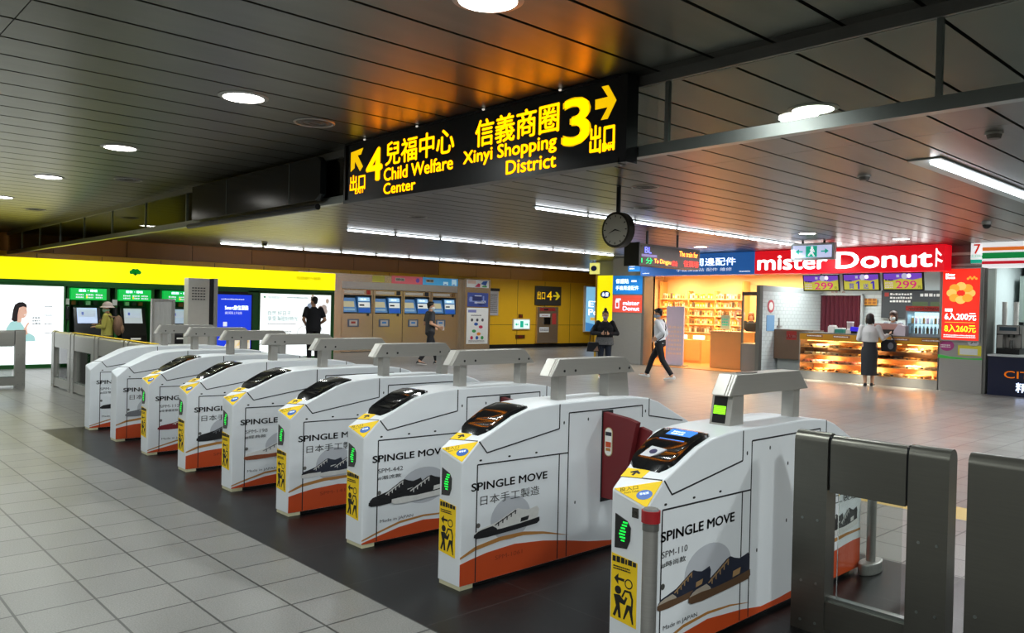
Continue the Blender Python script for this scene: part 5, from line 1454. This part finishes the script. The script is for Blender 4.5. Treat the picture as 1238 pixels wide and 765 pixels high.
t = thing('standing_poster', 'tall pale standing poster inside the shop doorway behind the man in white', 'poster', (-14.35, 19.6, .012))
MB().box(0, 0, 0, .62, .04, 1.75, M('lilac poster', 0xc8b8c8, .5)).scrawl(FY(.08, 0, .3), 0, 0, .46, .9, 7, M('pale salmon'), .001, seed=2).build('sheet', t); MB().box(-.05, -.15, 0, .67, .2, .03, steel).build('foot', t)

# pillars left of the shop
a = R(741, 333, 775.5, 442, SY)
t = thing('sign_pillar', 'steel box pillar with a blue and a red shop sign left of the accessory shop', 'pillar', (a[0], SY, 0))
Lq = a[1]-a[0]
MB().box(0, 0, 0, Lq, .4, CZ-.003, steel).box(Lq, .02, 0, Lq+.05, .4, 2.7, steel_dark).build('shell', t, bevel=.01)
f = FY(0, 0, 0)
a1 = R(741, 333.5, 775, 355.5, SY); a2 = R(741, 357, 774, 378, SY)
MB().fbox(f, .03, a1[2], Lq-.02, a1[3], 0, .03, M('lit sky blue sign', 0x1a80d0, .5, emit=.55)).text('手機周邊配件', f, .15, a1[2]+.12, Lq-.3, .13, wink, .032, .01).text('保護貼', f, .15, a1[2]+.32, .5, .14, wink, .032, .015).fbox(f, .75, a1[2]+.36, .95, a1[2]+.42, .03, .033, wink).build('blue_sign', t)
m = MB().fbox(f, .03, a2[2], Lq-.02, a2[3], 0, .03, M('lit coral sign', 0xe2503c, .5, emit=.55)).text('mister', f, .45, a2[2]+.22, .62, .12, wink, .032, .02).text('Donut', f, .45, a2[2]+.06, .62, .12, wink, .032, .02)
m.fbox(f, .15, a2[2]+.12, .3, a2[2]+.36, .03, .033, wink).fbox(f, .17, a2[2]+.36, .36, a2[2]+.42, .03, .033, wink).fbox(f, .18, a2[2]+.16, .27, a2[2]+.3, .033, .035, M('lit coral sign'))
m.build('red_sign', t)
a = R(722.5, 333, 740, 430, 20.0)
t = thing('yellow_pillar', 'pillar wrapped in a bright yellow lit sign behind the woman in black', 'pillar', (a[0], 20.0, 0))
Ly = a[1]-a[0]
MB().box(0, 0, 0, Ly, .6, .35, steel).box(0, 0, 2.74, Ly+.0, .6, CZ-.003, M('pillar grey', 0x9a9a92, .4)).box(0, .05, .35, Ly, .6, 2.74, steel).build('shell', t)
MB().box(.01, 0, .35, Ly-.01, .05, 2.73, pr('lit yellow panel', 0xfff000, 1.0)).build('lit_face', t)
m = MB().fdisc(FY(0, 0, 0), Ly/2, at(731, 356, Y=20).z, Ly*.3, 0, .004, M('navy oval', 0x2a3a88, .5), 20, Ly*.18); m.text('永豐', FY(0, 0, 0), Ly*.3, at(731, 356, Y=20).z-.06, Ly*.4, .13, wink, .006, .01); m.build('oval_mark', t)
p = R(713, 318, 723, 331, 19.6)
t = thing('yellow_blade_sign', 'small yellow blade sign with a navy oval beside the grey pillar head', 'sign', (p[0], 19.6, p[2]))
MB().box(0, 0, 0, p[1]-p[0], .08, p[3]-p[2], pr('lit pale yellow', 0xf4f080, .9)).fdisc(FY(0, 0, 0), (p[1]-p[0])/2, .18, .13, 0, .004, M('navy oval'), 16, .09).build('panel', t)
MB().cyl((.1, .04, p[3]-p[2]), (.1, .04, CZ-p[2]), .015, steel, n=8).build('hanger', t)
p = R(761, 318, 775, 328, 18.6)
t = thing('blue_blade_sign', 'small blue blade sign under the train display', 'sign', (p[0], 18.55, p[2]))
MB().box(0, 0, 0, p[1]-p[0], .06, p[3]-p[2]+.05, M('lit sky blue sign')).scrawl(FY(0, 0, .05), .05, 0, .2, .15, 2, wink, .002, seed=3).build('panel', t)
MB().cyl((.15, .03, p[3]-p[2]+.05), (.15, .03, CZ-p[2]), .015, steel, n=8).build('hanger', t)
# ------------------------------------------------------------------ people
def remesh(mb, name, vox, mat, smooth=2):
    me = mb.mesh(name); o = bpy.data.objects.new(name, me); COL.objects.link(o)
    r = o.modifiers.new('r', 'REMESH'); r.mode = 'VOXEL'; r.voxel_size = vox; r.use_smooth_shade = True
    s = o.modifiers.new('s', 'SMOOTH'); s.iterations = smooth; s.factor = .5
    dg = bpy.context.evaluated_depsgraph_get(); dg.update()
    m2 = bpy.data.meshes.new_from_object(o.evaluated_get(dg))
    bpy.data.objects.remove(o); bpy.data.meshes.remove(me)
    m2.name = name; m2.materials.clear(); m2.materials.append(mat)
    m2.polygons.foreach_set('material_index', [0]*len(m2.polygons))
    m2.polygons.foreach_set('use_smooth', [True]*len(m2.polygons)); m2.update()
    return m2


SKIN = M('skin', 0xc89878, .5, noise=.03); SHADE = None


def cone(mb, a, b, ra, rb, m=SKIN, ends=True):
    mb.cyl(a, b, ra, m, rb, 14)
    if ends: mb.ell(a, (ra,)*3, m, 8, 14); mb.ell(b, (rb,)*3, m, 8, 14)


def ringe(c, rx, ry, n=18, rot=0):
    return [(c[0]+rx*math.cos(2*PI*i/n), c[1]+ry*math.sin(2*PI*i/n), c[2]) for i in range(n)]


BASE = dict(pelvis=(0, 0, .93), waist=(0, 0, 1.06), chest=(0, .0, 1.27), neck=(0, .01, 1.43), head=(0, -.015, 1.575),
            shL=(.175, 0, 1.385), elL=(.225, .03, 1.11), haL=(.23, -.05, .86), shR=(-.175, 0, 1.385), elR=(-.225, .03, 1.11), haR=(-.23, -.05, .86),
            hiL=(.088, 0, .90), knL=(.095, -.015, .49), anL=(.095, .015, .085), hiR=(-.088, 0, .90), knR=(-.095, -.015, .49), anR=(-.095, .015, .085), yaw=0.0, nod=0.0)


def person(label, loc, rz, height, pose, top, bottom, shoes, hair, sleeve='short', skirt=None, mask=None, hairstyle='short', girth=1.0, female=False, legs=True):
    J = {k: (Vector(v) if isinstance(v, tuple) else v) for k, v in {**BASE, **pose}.items()}
    root = thing('person', label, 'person', loc, rz); root.scale = (height/1.70,)*3
    root.matrix_basis = Matrix.Translation(loc) @ Matrix.Rotation(rz, 4, 'Z') @ Matrix.Scale(height/1.70, 4)
    HR = Matrix.Rotation(J['yaw'], 3, 'Z') @ Matrix.Rotation(J['nod'], 3, 'X')
    H = lambda x, y, z: J['head']+HR @ Vector((x, y, z))
    b = MB(); sw = .93 if female else 1.0
    tor = [(J['pelvis']+Vector((0, 0, -.06)), .155, .105), (J['pelvis'], .16*girth, .11), (J['waist'], .13*girth, .095), (J['chest'], .155*sw, .105), (J['chest']+Vector((0, 0, .1)), .16*sw, .09), (J['neck']+Vector((0, 0, -.02)), .065, .06)]
    b.loft([ringe(c, x, y) for c, x, y in tor], SKIN)
    cone(b, J['neck']-Vector((0, 0, .06)), J['head']-Vector((0, 0, .06)), .056, .05)
    # head: skull, jaw, nose, ears
    b.ell(H(0, .012, .03), (.074, .092, .088), SKIN, 12, 16, HR); b.ell(H(0, -.025, -.035), (.058, .066, .072), SKIN, 12, 16, HR)
    b.ell(H(0, -.05, -.085), (.030, .03, .022), SKIN, 8, 10, HR)
    b.cyl(H(0, -.085, .012), H(0, -.108, -.022), .009, SKIN, .015, 8); b.ell(H(0, -.102, -.024), (.017, .014, .012), SKIN, 8, 10, HR)
    for s in (1, -1): b.ell(H(s*.076, .012, -.005), (.010, .020, .032), SKIN, 8, 10, HR)
    b.ell(H(0, -.090, -.058), (.022, .010, .007), SKIN, 6, 10, HR)
    for S_ in ('L', 'R'):
        sg = 1 if S_ == 'L' else -1
        sh, el, ha = J['sh'+S_], J['el'+S_], J['ha'+S_]
        wr = ha-(ha-el).normalized()*.02
        cone(b, sh, el, .050, .040); cone(b, el, el+(wr-el)*.4, .042, .038); cone(b, el+(wr-el)*.4, wr, .038, .027)
        # hand: palm, four curled fingers, thumb from the side
        d = J.get('hd'+S_, (wr-el).normalized()); d = Vector(d).normalized()
        side = J.get('hs'+S_, Vector((0, -1, 0))); side = Vector(side); side = (side-d*side.dot(d)).normalized(); nrm = d.cross(side)*sg
        for q in range(4): cone(b, wr+side*(.018-.012*q), wr+d*.085+side*(.030-.02*q), .016, .014)
        for q, ln in enumerate((.066, .074, .07, .054)):
            k0 = wr+d*.088+side*(.031-.0205*q); k1 = k0+d*ln*.5+nrm*-.008; k2 = k1+d*ln*.36-nrm*.022
            cone(b, k0, k1, .0095, .009); cone(b, k1, k2, .009, .0075)
        t0 = wr+d*.03+side*.03; t1 = t0+d*.032+side*.026-nrm*.01; cone(b, t0, t1, .013, .011); cone(b, t1, t1+d*.03+side*.004-nrm*.008, .011, .008)
        hi, kn, an = J['hi'+S_], J['kn'+S_], J['an'+S_]
        cone(b, hi, kn, .082, .054); cone(b, kn, kn+(an-kn)*.3, .052, .054); cone(b, kn+(an-kn)*.3, an, .054, .036)
        tp = an+Vector(J.get('ft'+S_, (0, -.15, -.05))); cone(b, an-Vector((0, -.02, .035)), tp, .036, .028)
    me = remesh(b, 'person_body', .0085, SKIN, 2)
    put('body', me, root)
    # face
    f = MB(); ew = M('eye white', 0xe8e4e0, .3); br_ = M('dark brown eye', 0x20140e, .3)
    for s in (1, -1):
        f.ell(H(s*.029, -.076, .012), (.013, .010, .007), ew, 6, 10, HR); f.ell(H(s*.029, -.0845, .012), (.006, .004, .006), br_, 6, 8, HR)
        f.ell(H(s*.030, -.079, .033), (.018, .006, .004), hair, 6, 8, HR)
    f.build('eyes', root, smooth=True)
    if mask:
        m = MB(); m.ell(H(0, -.030, -.045), (.064, .088, .058), mask, 12, 16, HR)
        for s in (1, -1): m.cyl(H(s*.062, -.04, -.03), H(s*.079, .02, .0), .003, mask, n=6)
        put('face_mask', remesh(m, 'face_mask', .006, mask, 2), root)
    else:
        MB().ell(H(0, -.0965, -.058), (.019, .006, .005), M('lips', 0xa86058, .5), 6, 10, HR).build('mouth', root, smooth=True)
    hm = MB()
    if hairstyle == 'short':
        hm.ell(H(0, .026, .052), (.083, .094, .082), hair, 12, 18, HR); hm.ell(H(0, -.035, .098), (.060, .05, .03), hair, 8, 14, HR); hm.ell(H(0, .07, -.0), (.06, .035, .065), hair, 10, 14, HR)
    elif hairstyle == 'bob':
        hm.ell(H(0, .026, .045), (.092, .104, .094), hair, 12, 18, HR); hm.ell(H(0, .05, -.045), (.096, .072, .085), hair, 12, 18, HR)
        hm.ell(H(0, .045, 0), (.095, .088, .08), hair, 12, 18, HR)
        for s in (1, -1): hm.ell(H(s*.078, .01, -.05), (.024, .055, .075), hair, 10, 12, HR)
    elif hairstyle == 'bun':
        hm.ell(H(0, .028, .046), (.084, .092, .086), hair, 12, 18, HR); hm.ell(H(0, .05, .150), (.042, .042, .04), hair, 10, 12, HR); hm.ell(H(0, .06, -.02), (.07, .04, .06), hair, 10, 14, HR)
    put('hair', remesh(hm, 'hair', .008, hair, 2), root)
    # top
    c = MB(); e = .014*girth
    lo = J['pelvis'].z-.05 if not skirt else J['waist'].z-.02
    P = lambda z: J['pelvis'].lerp(J['chest'], max(0, (z-J['pelvis'].z)/(J['chest'].z-J['pelvis'].z)))
    lo_c = J['pelvis'].copy() if not skirt else J['waist'].copy(); lo_c.z = lo
    wdt = .175 if not skirt else .15
    c.loft([ringe(q, x, y) for q, x, y in [(lo_c, wdt*girth, .125*girth), (J['waist'], .160*girth, .122*girth), (J['chest'], .178*sw*girth, .125*girth), (J['chest']+Vector((0, 0, .10)), .178*sw, .108), (J['neck']+Vector((0, .005, -.015)), .078, .072), (J['neck']+Vector((0, .005, .012)), .066, .064)]], top)
    for S_ in ('L', 'R'):
        sh, el, ha = J['sh'+S_], J['el'+S_], J['ha'+S_]
        c.ell(sh, (.066, .066, .066), top, 10, 14)
        if sleeve == 'short': c.cyl(sh, sh.lerp(el, .78), .066, top, .062, 16)
        else:
            c.cyl(sh, el, .066, top, .056, 16); c.ell(el, (.056,)*3, top, 10, 14); c.cyl(el, el.lerp(ha, .90 if sleeve == 'long' else .6), .056, top, .042, 16)
    put('shirt', remesh(c, 'shirt', .010, top, 1), root)
    # bottom
    c = MB()
    if skirt:
        z0 = J['waist'].z+.02; z1 = .26
        rr = []
        for i in range(9):
            q = i/8; z = z0+(z1-z0)*q; rx = .142+.045*min(1, q*3)-.015*q; ry = .112+.03*min(1, q*3)+.01*q
            ctr = J['waist'].lerp((J['anL']+J['anR'])/2, q)
            rr.append([(ctr.x+rx*(1+.03*math.sin(5*a*2*PI/36)*q)*math.cos(2*PI*a/36), ctr.y+ry*(1+.04*math.sin(7*a*2*PI/36)*q)*math.sin(2*PI*a/36), z) for a in range(36)])
        c.loft(rr, bottom); put('skirt', c.mesh('skirt', smooth=True), root)
    elif legs:
        pz = J['pelvis']
        c.loft([ringe(q, x, y) for q, x, y in [(pz+Vector((0, 0, -.10)), .165*girth, .125), (pz, .172*girth, .124), (pz+Vector((0, 0, .07)), .155*girth, .115)]], bottom)
        for S_ in ('L', 'R'):
            hi, kn, an = J['hi'+S_], J['kn'+S_], J['an'+S_]
            c.ell(hi-Vector((0, 0, .03)), (.095,)*3, bottom, 10, 14); c.cyl(hi, kn, .096, bottom, .068, 16); c.ell(kn, (.068,)*3, bottom, 10, 14)
            c.cyl(kn, kn.lerp(an, .97), .068, bottom, .055, 16)
        put('trousers', remesh(c, 'trousers', .010, bottom, 1), root)
    if legs:
        sole = M('pale sole', 0xd0ccc4, .5)
        for S_ in ('L', 'R'):
            an = J['an'+S_]; tp = an+Vector(J.get('ft'+S_, (0, -.15, -.05)))
            d = (tp-an); d.z = 0; d.normalize(); sd = Vector((-d.y, d.x, 0)); z0 = min(an.z-.083, tp.z-.033)
            lift = an.z-.085
            rings = []
            for k, (t_, wd, hh) in enumerate([(-.085, .026, .05), (-.06, .037, .078), (0, .038, .088), (.06, .040, .068), (.12, .045, .052), (.17, .040, .042), (.195, .02, .03)]):
                zb_ = tp.z-.033+(lift-(tp.z-.033))*max(0, 1-(t_+.085)/.26) if lift > .01 else 0
                zb_ = max(0, zb_); q = an+d*t_
                rings.append([(q.x+sd.x*wd*u, q.y+sd.y*wd*u, zb_+v*hh) for u, v in ((-1, .0), (1, .0), (1.02, .35), (.75, .8), (.3, 1), (-.3, 1), (-.75, .8), (-1.02, .35))])
            o = MB().loft(rings, shoes).build('shoe', root, smooth=True)
            sr = []
            for r in rings:
                a_, b_ = Vector(r[0]), Vector(r[1]); w_ = (b_-a_)*.06; a_ = a_-w_; b_ = b_+w_
                sr.append([tuple(a_), tuple(b_), (b_.x, b_.y, b_.z+.02), (a_.x, a_.y, a_.z+.02)])
            MB().loft(sr, sole).build('sole', o)
    return root, J


def wpt(root, p):
    return root.matrix_basis @ Vector(p)


hb = M('black hair', 0x120e0d, .45); hbr = M('dark brown hair', 0x3a2016, .45); hor = M('chestnut hair', 0x8a4a24, .5)
blk_c = M('black cloth', 0x14151a, .8); char = M('charcoal shirt', 0x38393c, .8, noise=.1); wsh = M('white shirt cloth', 0xe0e4e8, .75); gsw = M('grey blouse cloth', 0xc0c0c0, .8)
jean = M('navy jeans', 0x1c2434, .8, noise=.12, scale=30); dskirt = M('dark denim skirt', 0x24272c, .85, noise=.12, scale=20); mskw = M('white mask', 0xd8dcdc, .7); mskb = M('pale blue mask', 0xa8bcd0, .7)
wsho = M('white shoes', 0xd4d2ce, .5); bsho = M('black shoes', 0x18181a, .5); ygj = M('olive yellow jacket', 0xa8a048, .8, noise=.06)

# man in white walking left
g = at(797, 459, z=0)
r1, J1 = person('person in white shirt and black trousers striding left past the bright shop', (g.x, g.y, 0), -PI/2+.25, 1.70,
    dict(pelvis=(0, 0, .90), waist=(0, -.01, 1.03), chest=(0, -.02, 1.24), neck=(0, -.035, 1.40), head=(0, -.065, 1.545), nod=.2,
         hiL=(.088, 0, .87), hiR=(-.088, 0, .87), knR=(-.09, -.22, .50), anR=(-.085, -.36, .115), ftR=(0, -.15, -.02), knL=(.09, .10, .47), anL=(.085, .34, .13), ftL=(0, -.14, -.085),
         shL=(.175, -.02, 1.355), elL=(.215, .16, 1.12), haL=(.20, -.02, .98), shR=(-.175, -.02, 1.355), elR=(-.21, .05, 1.08), haR=(-.23, -.12, .85)),
    wsh, M('black trousers', 0x101014, .8), wsho, hb, 'long', mask=mskb)
s = MB().tube([wpt(r1, p) for p in [(-.10, -.165, 1.33), (-.02, -.165, 1.2), (.12, -.12, .98), (.19, .0, .90), (.10, .125, 1.02), (-.04, .12, 1.22), (-.12, .03, 1.41), (-.10, -.165, 1.33)]], .012, ink, 6).build('shoulder_strap')
tag(s, 'thin black strap slung across the back of the person in white', 'strap')
q = wpt(r1, (-.23, -.17, .74))
t = thing('carried_pouch', 'small dark pouch hanging from the hand of the person in white', 'bag', (q.x, q.y, q.z-.12))
MB().ell((0, 0, .06), (.07, .05, .08), blk_c, 8, 12).build('pouch', t, smooth=True); MB().tube([(-.03, 0, .12), (0, 0, .17), (.03, 0, .12)], .007, blk_c, 6).build('loop', t)

# woman with the phone
g = at(730, 457, z=0)
r2, J2 = person('person in black jumper and jeans standing and looking down at a phone', (g.x, g.y, 0), .75, 1.60,
    dict(nod=.35, head=(0, -.04, 1.565), elL=(.31, .0, 1.12), haL=(.06, -.25, 1.12), elR=(-.31, .0, 1.12), haR=(-.06, -.25, 1.12), hdL=(-.6, -.8, .15), hdR=(.6, -.8, .15), hsL=(0, 0, 1), hsR=(0, 0, 1),
         anL=(.10, .01, .085), anR=(-.10, .03, .085)), blk_c, jean, wsho, hbr, 'long', mask=M('lilac mask', 0x9a90b0, .7), hairstyle='bun', girth=1.3, female=True)
pat = M('black and white floral cloth', 0x6a6a6a, .8, noise=.95, scale=45)
MB().loft([ringe((0, 0, z), x, y, 24) for z, x, y in [(.84, .232, .170), (.93, .236, .172), (1.03, .215, .163)]], pat, cap=False).build('patterned_hem', r2, smooth=True)
q = wpt(r2, (0, -.335, 1.15))
t = thing('mobile_phone', 'mobile phone held in both hands of the person in the black jumper', 'phone', q, .75)
MB().prism([(-.038, 0, -.05), (.038, 0, -.05), (.038, -.05, .08), (-.038, -.05, .08)], (0, .008, .004), black).build('case', t); MB().prism([(-.034, .009, -.045), (.034, .009, -.045), (.034, -.04, .075), (-.034, -.04, .075)], (0, .001, .0005), scr).build('screen', t)
q = wpt(r2, (-.28, -.08, .80))
t = thing('handbag', 'brown and black handbag hanging at the side of the person in the black jumper', 'bag', (q.x, q.y, q.z-.13), .75)
MB().prism([(-.16, -.05, 0), (.16, -.05, 0), (.12, -.05, .22), (-.12, -.05, .22)], (0, .1, 0), blk_c).build('bag_body', t, bevel=.015); MB().prism([(0, -.054, .02), (.12, -.054, .02), (.09, -.054, .14)], (0, .003, 0), M('tan leather', 0x8a6a58, .5)).build('tan_patch', t)
MB().tube([(-.09, 0, .22), (-.07, 0, .5), (.0, .0, .62), (.07, 0, .5), (.09, 0, .22)], .01, blk_c, 6).build('strap', t)

# customer at the doughnuts
g = at(1046, 467, z=0)
rz3 = PI+.42
r3, J3 = person('person with black bob in grey blouse and long dark skirt at the doughnut counter', (g.x, SY-.48, 0), rz3, 1.66,
    dict(elR=(-.28, .02, 1.13), haR=(-.40, -.14, 1.22), elL=(.24, .03, 1.10), haL=(.15, -.20, 1.05), anL=(.075, .02, .085), anR=(-.075, -.02, .085), nod=.12, yaw=-.2, ftR=(-.03, -.15, -.05)),
    gsw, dskirt, bsho, hb, 'long', skirt=True, hairstyle='bob', female=True, girth=1.15)
q = wpt(r3, (-.415, -.155, 1.235))
t = thing('black_bag', 'black shoulder bag held in front of the customer in the grey blouse', 'bag', (q.x, q.y, q.z-.40), .2)
MB().prism([(-.15, -.06, 0), (.15, -.06, 0), (.17, -.06, .18), (.1, -.06, .27), (-.1, -.06, .27), (-.17, -.06, .18)], (0, .13, 0), blk_c).build('bag_body', t, bevel=.02); MB().fdisc(FY(0, -.06, 0), .05, .13, .06, 0, .006, M('grey bag print', 0x6a6a72, .6), 12, .08).build('print', t)
MB().tube([(-.1, 0, .26), (-.06, .0, .37), (0, 0, .40), (.06, 0, .37), (.1, 0, .26)], .012, blk_c, 6).build('strap', t)
# clerk with mask
g = at(1079, 386, Y=SY+1.15)
r4, J4 = person('masked clerk with brown fringe behind the doughnut counter', (g.x, SY+1.2, 0), 0, g.z/1.575*1.70+.08,
    dict(nod=.15), M('pale uniform', 0x8a8f98, .8), blk_c, bsho, hbr, 'short', mask=mskw, hairstyle='bob', female=True)
# man in the grey shirt walking right in front of the ticket machines
g = at(519, 441, z=0)
r5, J5 = person('person in charcoal shirt walking right before the ticket machines holding a paper', (g.x, g.y, 0), PI-.25, 1.72,
    dict(pelvis=(0, 0, .92), hiL=(.088, 0, .89), hiR=(-.088, 0, .89), knL=(.09, -.16, .50), anL=(.085, -.24, .10), knR=(-.09, .08, .49), anR=(-.085, .32, .13), ftR=(0, -.14, -.085),
         elR=(-.24, .08, 1.12), haR=(-.18, -.20, 1.02), elL=(.23, .06, 1.10), haL=(.19, -.18, 1.0)), char, blk_c, bsho, hb, 'short', mask=mskw)
q = wpt(r5, (-.17, -.30, 1.0))
t = MB().box(-.05, -.004, -.06, .05, .004, .06, paper).box(-.045, -.006, -.05, .045, -.004, .04, M('cream card', 0xd8d0c0, .5)).build('ticket_slip'); t.location = q; tag(t, 'white slip held by the person in the charcoal shirt', 'paper')
# man in black at the white poster
g = at(378, 440, X=-19.0)
r6, J6 = person('person in black shirt seen from behind before the white poster', (-19.0, g.y, 0), -PI/2-.3, 1.78,
    dict(elL=(.26, .06, 1.12), haL=(.16, -.13, .98), elR=(-.27, .08, 1.12), haR=(-.17, -.12, 1.0), yaw=.5), blk_c, M('black trousers', 0x101014, .8), bsho, hb, 'short', girth=1.12)
# person in the hat at the cash machine
r7, J7 = person('person in olive yellow jacket and pale hat at the left cash machine', (-19.35, at(119, 400, X=-19.35).y+.18, 0), -.5, 1.5,
    dict(nod=.3, elR=(-.22, -.06, 1.12), haR=(-.14, -.26, 1.15), elL=(.22, -.04, 1.1), haL=(.12, -.24, 1.1)), ygj, M('grey trousers', 0x5a5a58, .8), wsho, hbr, 'long', mask=M('mint mask', 0x90c0a8, .7), female=True, girth=1.1)
q = wpt(r7, (0, 0, 1.61))
t = thing('sun_hat', 'pale pink brimmed hat on the person at the cash machine', 'hat', q, -.5)
hatm = M('pale pink hat', 0xb8a8a0, .8)
MB().ell((0, 0, .03), (.098, .108, .085), hatm, 10, 18).build('crown', t, smooth=True); MB().cyl((0, 0, -.02), (0, 0, .015), .16, hatm, .11, 24).build('brim', t, smooth=True)
q = wpt(r7, (0, .255, 1.02))
t = thing('backpack', 'brown backpack on the back of the person in olive yellow', 'bag', q, -.5)
bpm = M('brown backpack', 0x7a5c48, .8)
MB().ell((0, 0, .1), (.15, .10, .23), bpm, 12, 16).build('bag_body', t, smooth=True); MB().ell((0, .085, .02), (.10, .04, .10), M('tan pocket', 0x8c6c54, .8), 8, 12).build('pocket', t, smooth=True)
for s in (1, -1): MB().tube([(s*.1, -.08, .28), (s*.11, -.22, .34), (s*.12, -.36, .2), (s*.12, -.22, -.05)], .014, bpm, 6).build('strap', t)
# clerk in the accessory shop
g = at(905, 381, Y=20.9)
r8, J8 = person('chestnut haired clerk in black behind the orange desk in the accessory shop', (g.x, 21.05, .012), .5, 1.62, dict(nod=.2, elR=(-.22, -.1, 1.12), haR=(-.12, -.28, 1.1)), blk_c, blk_c, bsho, hor, 'short', hairstyle='bob', female=True)
